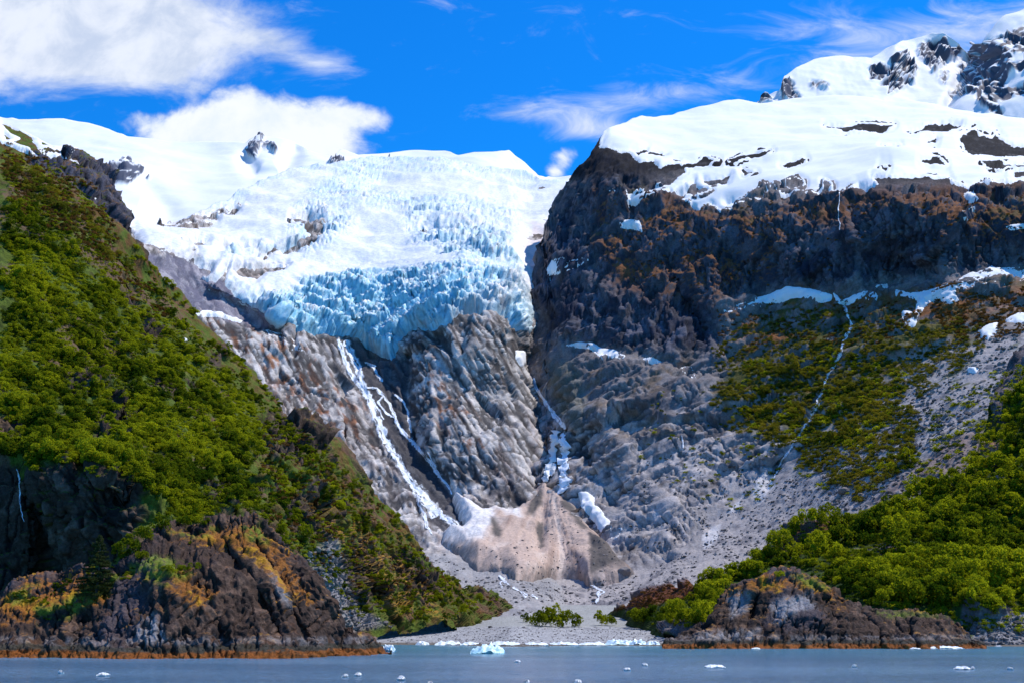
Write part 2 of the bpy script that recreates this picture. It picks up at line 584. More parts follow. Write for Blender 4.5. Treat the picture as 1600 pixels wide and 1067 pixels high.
# where ice and snow cover the wall
ICE = [(130, 150), (130, 372), (205, 366), (228, 396), (262, 400), (295, 412), (318, 430), (345, 437), (362, 452), (392, 474), (412, 492), (440, 512),
       (470, 522), (500, 518), (530, 522), (560, 530), (585, 545), (612, 562), (624, 545), (640, 522), (672, 516), (705, 506), (720, 497), (760, 492),
       (795, 492), (812, 508), (828, 522), (838, 505), (840, 462), (950, 440), (950, 150)]
HOLES = [[(456, 351), (480, 346), (498, 351), (505, 366), (503, 380), (488, 390), (470, 395), (440, 400), (406, 405), (404, 394), (430, 391), (462, 389), (484, 377), (470, 362), (454, 360)],
         [(362, 432), (375, 424), (395, 430), (420, 426), (446, 430), (440, 439), (412, 440), (396, 448), (378, 442)],
         [(350, 389), (375, 386), (402, 388), (400, 394), (375, 391)], [(250, 354), (285, 344), (340, 336), (338, 343), (300, 351), (262, 358)],
         [(352, 332), (366, 325), (372, 328), (356, 336)], [(270, 412), (300, 408), (312, 418), (330, 424), (330, 430), (300, 428), (285, 420)],
         [(340, 438), (352, 430), (352, 448)], [(284, 387), (310, 383), (322, 388), (300, 393)], [(413, 416), (445, 418), (444, 421), (414, 419)],
         [(664, 366), (676, 365), (680, 372), (668, 374)], [(290, 400), (304, 401), (300, 405)]]
edge = 5.0 * fbm(P, 26, 4, 21, 0.6)
f_ice = sdf(px, py, ICE) + edge
for h_ in HOLES:
    f_ice = np.minimum(f_ice, -(sdf(px, py, h_) + 3.5 * fbm(P, 14, 3, 22)))
rock_amt = sstep(py, 905, 800) * 0.85 + 0.15
macro = 12 * fbm(P, 150, 3, 51) * rock_amt
big, bg_, _ = facets(stretch(P, math.radians(118), 2.2), 40, 31, 0.9)
h = rock_amt * (big * 11 + 4.0 * fbm(stretch(P, math.radians(118), 4), 24, 3, 62, ridged=True))
hummock = sstep(py, 860, 900)
h += hummock * 2.4 * fbm(P, 22, 3, 63)
h = np.where(f_ice > 6, h * 0.25, h)
keepq = {}


def head_post(Q):
    mid, mg, mr = facets(stretch(Q, math.radians(120), 3.2), 17, 37, 0.9)
    sm, sg, sr = facets(stretch(Q, math.radians(118), 1.6), 5, 41, 0.9)
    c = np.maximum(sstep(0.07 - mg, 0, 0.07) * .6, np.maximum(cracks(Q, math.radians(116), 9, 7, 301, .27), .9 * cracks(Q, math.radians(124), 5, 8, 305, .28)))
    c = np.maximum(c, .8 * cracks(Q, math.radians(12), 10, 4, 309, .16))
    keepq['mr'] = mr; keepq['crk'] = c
    r_ = rock_amt * (mid * 1.3 + sm * .25 - c * 1.9 + 1.6 * fbm(stretch(Q, math.radians(118), 6), 7, 3, 311, ridged=True)) + .3 * fbm(Q, 4, 3, 61) + hummock * .5 * sm
    return np.where(f_ice > 6, r_ * .2, r_)


head.displace(h, macro, head_post)
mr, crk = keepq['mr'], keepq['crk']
P = head.Q
qx, qy, Qh = head.qx, head.qy, head.Q
n1 = fbm(P, 30, 4, 71); n2 = fbm(stretch(P, math.radians(118), 6), 5, 3, 73); n3 = fbm(stretch(P, math.radians(118), 2), 9, 3, 75); n4 = fbm(P, 90, 3, 76)
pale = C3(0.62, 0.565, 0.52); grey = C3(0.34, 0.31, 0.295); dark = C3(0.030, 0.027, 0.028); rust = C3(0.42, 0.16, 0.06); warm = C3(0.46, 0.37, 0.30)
base = pale * (1 - sstep(n3 + (mr - .5) * .7, -.15, .4))[:, None] + grey * sstep(n3 + (mr - .5) * .7, -.15, .4)[:, None]
wet = [(530, 525), (570, 530), (600, 545), (625, 560), (650, 560), (640, 620), (650, 680), (670, 720), (700, 760), (725, 800), (725, 832), (690, 828), (655, 790), (620, 730), (580, 650), (550, 590)]
f_wet = sdf(qx, qy, wet) + 8 * n1 + 7 * n2
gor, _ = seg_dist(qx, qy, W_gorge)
streak = sstep(n2, 0.14, 0.30)
rz = sstep(sdf(qx, qy, [(300, 480), (470, 530), (590, 680), (560, 700), (480, 640), (330, 520)]) + 30 * n4, -20, 20)
rz2 = sstep(sdf(qx, qy, [(640, 545), (690, 560), (760, 680), (790, 740), (700, 700), (660, 620)]) + 30 * n4, -20, 20)
talus = sstep(qy + 14 * n1, 845, 875) * sstep(qx, 560, 640)
col = colmix(base, (warm, sstep(n4, 0.0, .35) * .5), (rust, np.clip(rz + rz2 * .8 + .15, 0, 1) * sstep(n2 + n3 * .6, 0.02, 0.30) * 0.9),
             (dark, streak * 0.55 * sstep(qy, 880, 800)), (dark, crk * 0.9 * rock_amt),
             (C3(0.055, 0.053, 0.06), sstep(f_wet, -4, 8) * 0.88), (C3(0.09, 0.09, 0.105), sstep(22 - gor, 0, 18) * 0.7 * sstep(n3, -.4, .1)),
             (C3(0.26, 0.26, 0.27), talus * (0.75 + .2 * n3)), (C3(0.15, 0.15, 0.16), talus * sstep(n1, 0.05, .4) * .6),
             (C3(0.20, 0.15, 0.12), sstep(-f_ice, 14, 0) * sstep(n3, -.1, .3) * .5))
purple = colmix(col, (C3(0.19, 0.18, 0.24), sstep(sdf(qx, qy, [(210, 390), (290, 400), (420, 480), (440, 520), (330, 500), (260, 460)]) + 12 * n1, -4, 8) * .65))
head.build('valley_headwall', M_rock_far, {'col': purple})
tag(head.obj, kind='structure')

# ---------------------------------------------------------------- glacier lying on the headwall
SMOOTHS = [[(200, 340), (330, 340), (430, 300), (520, 275), (480, 310), (430, 350), (470, 345), (440, 385), (350, 385), (340, 440), (240, 400), (130, 390), (130, 330)],
           [(560, 352), (620, 355), (640, 395), (700, 425), (620, 428), (560, 425), (480, 452), (420, 470), (400, 440), (480, 420), (540, 385)],
           [(820, 300), (900, 285), (880, 330), (855, 370), (845, 430), (830, 450), (800, 400), (815, 350)],
           [(600, 290), (720, 285), (880, 300), (820, 330), (700, 308), (600, 305)], [(380, 395), (460, 405), (480, 440), (400, 460), (345, 430)]]
P = head.flat
f_s = union(*[sdf(px, py, q) for q in SMOOTHS]) + 16 * fbm(P, 70, 3, 81)
rough = (1 - sstep(f_s, -22, 6)) * (.58 + .42 * np.maximum(sstep(fbm(stretch(P, math.radians(8), 3.2, 1.3), 62, 3, 83), -.22, .10), sstep(py, 440, 480)))
blue_amt = sstep(py, 340, 470) * sstep(px, 380, 440)
rough = rough * (1 - .75 * sstep(px, 785, 832) * sstep(py, 420, 455))
Gs = stretch(P, math.radians(8), 2.4, 1.0)
ga, gga, _ = facets(Gs, 30, 91, 1.2, .35, .3, 1.3)
gb, ggb, gr = facets(stretch(P, math.radians(-20), 1.7, 1.0), 12, 93, 1.3, .4, .25, 1.2)
gc_, ggc, _ = facets(stretch(P, math.radians(90), 2.0), 8, 95, 1.4, .4, .2, 1.0)
farg = .10 + .90 * sstep(py, 290, 410)
snout = sstep(py, 410, 450) * sstep(py, 560, 500)
steps = fbm(stretch(P, math.radians(6), 4.5, 1.2), 30, 3, 98, ridged=True)
g_h = rough * farg * (ga * 6.5 + gb * 1.6 + steps * 9 - sstep(.10 - gga, 0, .10) * 3 - sstep(.10 - ggb, 0, .10) * 1.5) + fbm(P, 90, 4, 97) * 13 + (1 - rough) * fbm(stretch(P, .2, 3), 24, 3, 99) * 3.0
thick = np.where(py > 420, 14.0, 12.0) * (.55 + .45 * sstep(px, 300, 460)) * (1 - .6 * sstep(px, 790, 835))


def ice_cols(ids, V):
    # steep walls show bare blue ice, everything flatter keeps its snow
    full = np.full((head.nr * head.nc, 3), np.nan); full[ids] = V
    G = full.reshape(head.nr, head.nc, 3)
    n = np.cross(np.gradient(G, axis=1), np.gradient(G, axis=0)); n /= np.linalg.norm(n, axis=-1, keepdims=True) + 1e-9
    n = np.nan_to_num(n.reshape(-1, 3)[ids], nan=0.7); nz = np.abs(n[:, 2]); 
    r = rough[ids]; bl = blue_amt[ids]; Pp = P[ids]
    Pp = V; nn = fbm(Pp, 22, 4, 101); fine = fbm(stretch(Pp, math.radians(95), 4), 5, 3, 103)
    c = colmix(np.repeat(SNOW[None], len(ids), 0), (C3(.60, .78, .83), r * sstep(nn, -.4, .25) * .75),
               (C3(0.60, 0.77, 0.82), r * sstep(0.76 + nn * .25 - nz, 0, .25) * .75),
               (C3(0.22, 0.60, 0.76), r * sstep(0.58 + nn * .35 + bl * .16 - nz, 0, .3) * (.2 + .6 * bl)),
               (C3(0.07, 0.38, 0.56), r * sstep(.09 - ggb[ids], 0, .09) * (.25 + .5 * bl)),
               (C3(0.10, 0.20, 0.27), r * sstep(.07 - ggc[ids], 0, .07) * .5), (C3(.06, .13, .19), r * cracks(Pp, math.radians(98), 9, 4, 811, .06) * .6))
    dz = sstep(sdf(px[ids], py[ids], [(630, 350), (700, 345), (800, 370), (830, 470), (780, 500), (700, 470), (660, 420)]), -30, 20)
    c = colmix(c, (C3(0.25, 0.24, 0.24), r * dz * sstep(fine + nn * .4, .16, .5) * sstep(.9 - nz, 0, .3) * .8),
               (C3(0.80, 0.55, 0.45), sstep(sdf(px[ids], py[ids], [(830, 350), (860, 365), (850, 400), (830, 440), (815, 400)]) + 12 * nn, -4, 10) * .45),
               (C3(0.66, 0.52, 0.46), sstep(sdf(px[ids], py[ids], [(800, 440), (835, 430), (838, 470), (690, 540), (680, 520)]) + 12 * nn, -6, 10) * .35),
               (C3(0.35, 0.30, 0.27), sstep(9 - f_ice[ids], 0, 9) * sstep(nn, 0, .3) * .5))
    return {'col': c}


def ice_post(V, ids):
    a_, ag, _ = facets(V, 14, 821, 1.3, .4, .12, .9)
    b_, bg2, _ = facets(stretch(V, math.radians(70), 1.7, 1.0), 5.5, 823, 1.2, .4, .12, .9)
    return rough[ids] * (.25 + .75 * farg[ids]) * (a_ * 3.4 + b_ * 1.8 - sstep(.1 - ag, 0, .1) * 1.6 - 2.5 * cracks(V, math.radians(100), 11, 4, 825, .10)) + .25 * fbm(V, 6, 2, 827)


g, _, _ = head.patch('glacier', f_ice, thick, M_ice, ice_cols, soft=5, sink=4, relief=g_h, margin=6, post=ice_post)
tag(g, 'broad icefall of blue crevassed ice and snow pouring over the grey rock wall', 'glacier')


def small_snows(surf, fpoly, specs, noise, mat=None, thick=2.2, namebase='snow_patch'):
    outs = []
    for poly, label in specs:
        f = sdf(surf.qx, surf.qy, poly) + noise
        f = np.where(surf.back, -99, f)
        o, _, _ = surf.patch(namebase, f, thick, mat or M_snow, lambda ids, V: {'col': np.repeat(SNOW[None], len(ids), 0)}, soft=2.5, sink=1.2, smooth_w=.6, margin=3.2)
        tag(o, label, 'snow patch', 'snow patches left on the rock')
        outs.append(o)
    return outs


e_h = 2.0 * fbm(head.flat, 10, 3, 111)
small_snows(head, None, [
    ([(298, 486), (330, 486), (352, 492), (380, 501), (375, 505), (345, 496), (318, 495), (300, 494)], 'thin snow strip on the ledge just right of the green ridge, under the purple crag'),
    ([(412, 512), (430, 520), (450, 522), (462, 535), (440, 528), (420, 522)], 'small snow wedge on rust streaked rock below the left ice edge'),
    ([(440, 535), (466, 540), (476, 548), (455, 546)], 'tiny snow sliver on pale slabs left of the main waterfall top'),
    ([(806, 548), (818, 548), (820, 570), (812, 572), (806, 560)], 'little snow plug in the gorge below the right end of the ice front'),
], e_h)

# ================================================================ SNOWFIELD behind (skyline left of the peak)
snow_top = [(-120, 165), (0, 182), (30, 190), (60, 193), (100, 191), (140, 195), (170, 200), (200, 212), (260, 218), (340, 222), (385, 226), (398, 216), (412, 215),
            (430, 217), (452, 222), (480, 232), (505, 240), (520, 244), (532, 232), (540, 233), (560, 240), (600, 238), (640, 236), (695, 233), (715, 241),
            (740, 236), (796, 235), (812, 250), (838, 278), (850, 283), (870, 283), (890, 279), (930, 272)]
sf = Surf(-120, 930, 2.2, [(-120, 420), (350, 400), (930, 330)], snow_top, [
    (-120, 400, 1650), (0, 400, 1650), (200, 400, 1700), (300, 390, 1800), (500, 340, 2100), (700, 330, 2400), (900, 320, 2500),
    (-120, 165, 3000), (0, 182, 3000), (200, 212, 2800), (190, 275, 2250), (430, 218, 2900), (420, 270, 2500), (640, 236, 3100), (640, 262, 2800), (800, 235, 3100), (860, 283, 3300), (930, 272, 3300), (300, 300, 2300)],
    back=(8, 1.5, 0.4), carve=[([(165, 300), (225, 295), (260, 330)], 20, 60), ([(385, 250), (400, 275), (440, 275), (460, 240)], 14, 90), ([(560, 262), (700, 266), (820, 284)], 10, 60)])
P = sf.flat; px, py = sf.px, sf.py
ROCKS = [[(167, 276), (176, 266), (192, 261), (202, 260), (212, 268), (221, 277), (212, 284), (200, 291), (180, 289), (168, 280)], [(227, 284), (234, 284), (234, 288), (227, 288)],
         [(388, 242), (389, 230), (398, 224), (406, 216), (413, 217), (410, 226), (404, 236), (398, 248)], [(412, 227), (422, 226), (434, 234), (430, 238), (420, 232), (412, 231)],
         [(513, 256), (518, 248), (527, 255), (538, 258), (536, 264), (520, 264)], [(606, 246), (612, 243), (608, 250)], [(693, 256), (698, 262), (694, 262)], [(706, 264), (711, 264), (711, 269)], [(617, 253), (621, 257), (618, 260)]]
fr = union(*[sdf(px, py, q) for q in ROCKS]) + 2.2 * fbm(P, 22, 4, 121, .6)
fa, _, frr = facets(stretch(P, 1.1, 1.8), 22, 123)
rk = sstep(fr, -1.5, 2.0)
h = fbm(P, 320, 4, 125) * 22 * (~sf.back) + rk * (10 + fa * 14) + fbm(stretch(P, -.15, 3), 60, 3, 127) * 2.2
sf.displace(h)
col = colmix(np.repeat(SNOW[None], len(P), 0), (C3(.07, .08, .12), sstep(fr, -.4, .4)), (SNOW, sstep(fr, -.2, .4) * sstep(sf.qn[:, 2] + fbm(P, 12, 2, 128) * .4, .72, .85)))
sf.build('snowfield', M_snow, {'col': col}); tag(sf.obj, kind='structure')

# ================================================================ FAR PEAK (upper right)
fp_top = [(1150, 175), (1186, 158), (1196, 146), (1210, 140), (1221, 138), (1225, 118), (1245, 106), (1270, 92), (1300, 84), (1330, 85), (1362, 88), (1385, 72), (1410, 62),
          (1440, 56), (1455, 50), (1475, 51), (1490, 62), (1503, 76), (1512, 84), (1522, 72), (1533, 68), (1540, 55), (1556, 36), (1572, 22), (1600, 10), (1720, -30)]
fp = Surf(1150, 1720, 1.8, [(1150, 240), (1720, 300)], fp_top, [
    (1150, 240, 2900), (1300, 240, 2900), (1450, 240, 2850), (1600, 250, 2700), (1720, 300, 2600), (1186, 158, 3300), (1226, 118, 3400), (1330, 85, 3700), (1460, 50, 3800), (1350, 150, 3200),
    (1512, 84, 3700), (1500, 150, 3150), (1600, 10, 3500), (1600, 120, 3000), (1540, 70, 3350), (1720, 0, 3400), (1430, 120, 3450)], back=(9, 1.45, 1.0),
    carve=[([(1512, 84), (1500, 130), (1470, 200)], 12, 120), ([(1400, 70), (1390, 130)], 14, -60)])
P = fp.flat; px, py = fp.px, fp.py
RK = [[(1223, 122), (1235, 124), (1245, 140), (1252, 152), (1235, 155), (1224, 152), (1221, 138)], [(1184, 160), (1197, 145), (1208, 160)],
      [(1268, 128), (1290, 130), (1292, 136), (1270, 135)], [(1360, 108), (1390, 103), (1402, 88), (1412, 84), (1420, 100), (1432, 112), (1426, 128), (1405, 136), (1390, 142), (1396, 122), (1375, 124), (1360, 120)],
      [(1438, 68), (1452, 58), (1478, 58), (1485, 70), (1504, 76), (1500, 85), (1480, 90), (1475, 105), (1458, 118), (1442, 105), (1436, 85)], [(1466, 122), (1480, 118), (1476, 128)],
      [(1521, 78), (1530, 68), (1538, 68), (1560, 52), (1600, 40), (1720, 10), (1720, 330), (1600, 200), (1585, 190), (1562, 184), (1532, 172), (1526, 150), (1510, 150), (1490, 156), (1488, 146), (1505, 120), (1500, 98), (1512, 86)]]
fr = union(*[sdf(px, py, q) for q in RK]) + 6.0 * fbm(P, 55, 5, 131, .62)
snk = [[(1572, 128), (1600, 105), (1620, 120), (1590, 135), (1568, 148)], [(1560, 165), (1600, 150), (1640, 200), (1600, 195), (1570, 188)], [(1580, 82), (1600, 72), (1650, 80), (1580, 98)]]
fr = np.minimum(fr, -union(*[sdf(px, py, q) for q in snk]) + 3 * fbm(P, 40, 4, 132))
fa, fg, _ = facets(stretch(P, 1.0, 2.0), 70, 133, 1.1); fb, _, _ = facets(stretch(P, 1.0, 2.0), 26, 135, 1.1)
rk = sstep(fr, -5, 3)
h = fbm(P, 380, 4, 137) * 30 + rk * (fa * 34 + fb * 17) + fbm(stretch(P, math.radians(75), 4), 40, 3, 139) * 3.5 * (1 - rk)
fp.displace(h)
sp_ = sstep(fp.qn[:, 2] + fbm(P, 30, 3, 141) * .35, .60, .72)
col = colmix(np.repeat(SNOW[None], len(P), 0), (C3(.085, .09, .125), sstep(fr, -.8, .8)), (C3(.16, .12, .11), sstep(fr, 0, 2) * sstep(fbm(P, 80, 3, 143), .1, .4) * .5), (SNOW, sstep(fr, -.5, 1) * sp_))
fp.build('far_peak', M_snow, {'col': col}); tag(fp.obj, kind='structure')

# ================================================================ RIGHT MOUNTAIN
rt_top = [(826, 640), (829, 560), (832, 480), (838, 434), (848, 406), (857, 384), (860, 350), (868, 326), (880, 300), (888, 285), (905, 262), (922, 243), (934, 228), (945, 212), (960, 203), (975, 197), (1010, 186),
          (1060, 176), (1120, 172), (1190, 162), (1240, 154), (1300, 152), (1380, 160), (1450, 168), (1500, 174), (1560, 185), (1600, 196), (1760, 235)]
rt_ctrl = [
    (830, 450, 1420), (832, 560, 1310), (835, 640, 1240), (840, 700, 1150), (840, 800, 1030), (840, 900, 860), (840, 965, 720),
    (870, 340, 1520), (900, 290, 1500), (870, 400, 1400), (900, 450, 1330), (900, 550, 1220), (895, 640, 1135), (900, 720, 1065), (900, 800, 980), (900, 900, 840), (900, 965, 720), (900, 995, 690), (1000, 990, 620), (830, 995, 760),
    (945, 220, 1560), (1000, 965, 660), (1000, 900, 800), (1000, 800, 930), (1000, 700, 1020), (1000, 600, 1095), (1000, 540, 1150), (1000, 450, 1240), (1000, 350, 1330), (1000, 270, 1430), (1000, 190, 1750),
    (1100, 600, 1060), (1100, 480, 1170), (1200, 960, 620), (1200, 850, 790), (1200, 750, 890), (1200, 650, 975), (1200, 500, 1120), (1200, 470, 1150), (1200, 340, 1195), (1200, 300, 1270), (1200, 220, 1600), (1200, 160, 2050),
    (1400, 900, 640), (1400, 780, 730), (1400, 650, 850), (1400, 500, 1030), (1400, 440, 1100), (1400, 285, 1145), (1400, 240, 1380), (1400, 165, 2000),
    (1600, 800, 640), (1600, 650, 750), (1600, 520, 890), (1600, 430, 1040), (1600, 310, 1090), (1600, 260, 1300), (1600, 196, 1800),
    (1760, 800, 620), (1760, 650, 730), (1760, 430, 1030), (1760, 310, 1080), (1760, 235, 1700)]
rt = Surf(826, 1720, 1.75, [(826, 990), (1000, 985), (1200, 960), (1400, 885), (1720, 820)], rt_top, rt_ctrl, back=(9, 1.5, 0.5),
          carve=[([(1325, 480), (1290, 590), (1240, 690), (1200, 760)], 9, 9), ([(1060, 450), (1100, 520), (1075, 580)], 16, 22), ([(900, 540), (1000, 555), (1130, 600)], 12, 10),
                 ([(850, 470), (900, 500), (960, 480)], 20, -12), ([(940, 660), (990, 750), (1050, 800)], 18, -12), ([(900, 680), (960, 790)], 12, 12), ([(880, 590), (900, 640), (905, 700)], 16, -16)])
P = rt.flat; px, py = rt.px, rt.py
CAP = [(945, 205), (938, 232), (955, 236), (965, 243), (985, 250), (1000, 262), (1020, 262), (1030, 272), (1060, 265), (1070, 275), (1050, 292), (1030, 297), (985, 312), (988, 320), (1020, 318), (1045, 306), (1065, 300),
       (1075, 305), (1068, 318), (1090, 328), (1110, 322), (1130, 335), (1155, 330), (1165, 318), (1190, 314), (1210, 300), (1220, 310), (1250, 306), (1270, 312), (1290, 300), (1310, 305), (1340, 290), (1370, 285), (1400, 276),
       (1450, 275), (1480, 278), (1490, 290), (1520, 298), (1530, 294), (1560, 290), (1600, 288), (1800, 290), (1800, 100), (900, 100)]
CH = [[(1292, 199), (1320, 201), (1345, 196), (1370, 199), (1395, 197), (1380, 204), (1350, 202), (1320, 205)], [(1420, 208), (1450, 197), (1480, 194), (1500, 198), (1480, 202), (1450, 202), (1425, 212)],
      [(1500, 222), (1512, 207), (1522, 204), (1532, 212), (1550, 214), (1556, 210), (1570, 222), (1600, 232), (1720, 250), (1720, 262), (1600, 246), (1560, 243), (1535, 240), (1518, 241), (1508, 234)],
      [(1448, 225), (1462, 222), (1460, 227)], [(1380, 236), (1404, 235), (1402, 239)], [(1224, 262), (1240, 254), (1258, 253), (1250, 258), (1230, 263)], [(1440, 258), (1460, 256), (1476, 263), (1450, 260)],
      [(1535, 259), (1550, 257), (1570, 262), (1600, 260), (1600, 264), (1572, 266), (1566, 272), (1550, 270)], [(1585, 275), (1610, 277), (1610, 281), (1586, 279)],
      [(1140, 260), (1158, 249), (1180, 245), (1204, 241), (1190, 249), (1165, 253), (1150, 260)], [(1068, 268), (1090, 262), (1100, 255), (1124, 259), (1110, 263), (1090, 267), (1070, 270)],
      [(1015, 243), (1040, 246), (1035, 249), (1012, 247)], [(990, 244), (1010, 238), (1012, 242), (995, 249)], [(1100, 285), (1125, 283), (1140, 276), (1135, 288), (1115, 290)], [(1160, 268), (1180, 274), (1165, 278)],
      [(1230, 296), (1245, 287), (1256, 292), (1248, 299), (1232, 300)], [(1136, 316), (1165, 312), (1190, 303), (1200, 300), (1196, 310), (1160, 318)], [(1070, 300), (1085, 288), (1095, 300), (1110, 302), (1090, 312), (1070, 306)], [(1378, 266), (1386, 266), (1384, 269)],
      [(1366, 278), (1390, 276), (1402, 280), (1380, 284)], [(1290, 290), (1300, 295), (1290, 302)]]
edge = 4.5 * fbm(P, 20, 4, 151, .6) + 3.5 * fbm(P, 60, 2, 152)
f_cap = sdf(px, py, CAP) + edge
for q in CH:
    f_cap = np.minimum(f_cap, -(sdf(px, py, q) + 1.3 + 2.6 * fbm(P, 16, 3, 153)))
cliff = sstep(sdf(px, py, [(826, 460), (840, 400), (880, 290), (935, 225), (1000, 260), (1100, 320), (1250, 310), (1400, 275), (1760, 290), (1760, 430), (1600, 430), (1400, 455), (1250, 460), (1130, 480), (1130, 560), (1050, 560), (900, 540), (850, 545)]), -25, 25)
scree = sstep(sdf(px, py, [(815, 1000), (815, 885), (960, 885), (1050, 870), (1120, 800), (1200, 745), (1260, 690), (1300, 650), (1420, 560), (1540, 500), (1600, 490), (1760, 480), (1760, 900), (1400, 900), (1200, 970)]) + 18 * fbm(P, 50, 3, 154), -22, 22)
slabz = (1 - cliff) * (1 - scree)
macro = 12 * fbm(P, 170, 3, 171) * (1 - .6 * scree)
big, _, _ = facets(stretch(P, math.radians(75), 2.0), 46, 161, 0.9)
dg1, _, _ = facets(stretch(P, math.radians(26), 2.4), 44, 166, 0.9)
hi = sstep(py, 300, 270)
h = (cliff * (big * 12 + 5 * fbm(stretch(P, math.radians(84), 3.0), 20, 3, 338, ridged=True)) + slabz * (dg1 * 9 + 6 * fbm(stretch(P, math.radians(24), 3), 26, 3, 339, ridged=True))) * (1 - .65 * hi) + scree * fbm(P, 20, 3, 173) * 2
h = np.where(f_cap > 5, h * .35, h)
keepq = {}


def rt_post(Q):
    mid, mg, mr = facets(stretch(Q, math.radians(80), 2.0), 15, 163, 1.0)
    diag, dg_, dr = facets(stretch(Q, math.radians(26), 2.6), 15, 167, 1.0)
    sm, sg, _ = facets(Q, 5.5, 165, 1.0)
    jc = np.maximum(cracks(Q, math.radians(82), 6, 6, 321, .12), .8 * cracks(Q, math.radians(102), 4, 5, 325, .14))
    js = np.maximum(cracks(Q, math.radians(24), 7, 6, 331, .20), .8 * cracks(Q, math.radians(120), 6, 6, 335, .18))
    keepq.update(mg=mg, mr=mr, dg=dg_, dr=dr, jc=jc, js=js)
    r_ = (cliff * (mid * 5.5 + sm * 1.4 - jc * 2.0) + slabz * (diag * 3.6 + mid * .5 + sm * .5 - js * 2.2 + 2.0 * fbm(stretch(Q, math.radians(26), 5), 8, 3, 341, ridged=True))) * (1 - .6 * hi) + scree * (sm * .5 + diag * .9) + .35 * fbm(Q, 4, 3, 175)
    return np.where(f_cap > 5, r_ * .3, r_)


rt.displace(h, macro, rt_post)
mg, mr, dg_, dr, jc, js = [keepq[k_] for k_ in ('mg', 'mr', 'dg', 'dr', 'jc', 'js')]
P = rt.Q
qx, qy = rt.qx, rt.qy
n1 = fbm(P, 36, 4, 181); n2 = fbm(stretch(P, math.radians(80), 5), 5, 3, 183); n3 = fbm(stretch(P, .4, 1.8), 8, 3, 185); n4 = fbm(P, 100, 3, 187)
nz = rt.qn[:, 2]
rockc = colmix(np.repeat(C3(.44, .395, .375)[None], len(P), 0), (C3(.15, .135, .135), sstep(n3 + (dr - .5) * .8, -.15, .3) * .9), (C3(.022, .025, .045), cliff * (.86 + .25 * n1)), (C3(.13, .13, .165), cliff * sstep(n3 + (mr - .5) * .9, .12, .40) * .75), (C3(.03, .03, .035), sstep(n2, .16, .34) * .6),
               (C3(.028, .025, .028), js * slabz * .92), (C3(.016, .014, .016), hi * (1 - .25 * sstep(n1 + n3, .1, .6))), (C3(.02, .02, .03), jc * cliff * .8))
palez = sstep(sdf(qx, qy, [(930, 700), (1000, 690), (1180, 690), (1220, 740), (1180, 820), (1090, 880), (960, 850), (930, 780)]) + 25 * n1, -25, 25)
white = sstep(union(sdf(qx, qy, [(1180, 745), (1205, 730), (1212, 760), (1185, 790), (1175, 775)]), sdf(qx, qy, [(1135, 800), (1162, 770), (1158, 795), (1130, 808)]), sdf(qx, qy, [(1100, 860), (1095, 835), (1130, 812), (1125, 840)]),
                    sdf(qx, qy, [(1010, 806), (1030, 798), (1028, 815)])) + 7 * n3, -1, 4)
# heath: rusty brown low growth on ledges, greener lower down
heath_zone = sstep(sdf(qx, qy, [(1120, 480), (1250, 450), (1400, 455), (1600, 440), (1760, 440), (1760, 560), (1560, 520), (1440, 590), (1400, 680), (1300, 690), (1180, 680), (1120, 620), (1150, 540)]) + 22 * n1, -18, 22)
heath_hi = sstep(sdf(qx, qy, [(930, 300), (1010, 300), (1130, 330), (1300, 310), (1600, 290), (1760, 290), (1760, 430), (1560, 400), (1400, 330), (1240, 360), (1200, 440), (1090, 470), (960, 440), (930, 400)]), -30, 25)
heath = np.clip(heath_zone * sstep(n3 + n1 * .7 + (nz - .5) * 1.2, -.45, .1) + heath_hi * (1 - .9 * hi) * sstep(n1 + (nz - .35) * 1.6 + n3 * .4, .12, .45) * .9, 0, 1)
brown = colmix(np.repeat(C3(.20, .080, .030)[None], len(P), 0), (C3(.085, .080, .022), sstep(n4 + n3 * .5 + sstep(qy, 470, 560) * .5 - heath_hi * .25, .05, .4)), (C3(.19, .10, .04), sstep(n3, .15, .4) * .6))
sc_c = colmix(np.repeat(C3(.36, .325, .31)[None], len(P), 0), (C3(.16, .15, .16), sstep(n3 + n2 * .5, .05, .35) * .8), (C3(.24, .14, .10), sstep(n4, .1, .4) * sstep(qx, 1250, 1350) * .6), (C3(.10, .11, .04), sstep(n1 + .5 * n3, .22, .42) * sstep(qx, 1220, 1320) * .7))
rockc = colmix(rockc, (C3(.15, .130, .128), slabz * (1 - hi) * sstep(qy + 30 * n4 + 14 * n3, 730, 560) * .78), (C3(.19, .12, .06), slabz * (1 - hi) * sstep(n1 + n3 * .7, .12, .45) * .5))
col = colmix(rockc, (C3(.46, .42, .41), palez * .6 * sstep(n3, -.3, .3)), (sc_c, scree), (C3(.58, .555, .55), white * .85), (brown, heath * (1 - scree * .85)),
             (C3(.13, .135, .10), sstep(sdf(qx, qy, [(845, 560), (900, 560), (920, 620), (905, 690), (870, 650)]) + 8 * n1, -4, 10) * .5))
rt.build('right_mountain', M_rock_far, {'col': col}); tag(rt.obj, kind='structure')


def plain_snow(ids, V): return {'col': np.repeat(SNOW[None], len(ids), 0)}


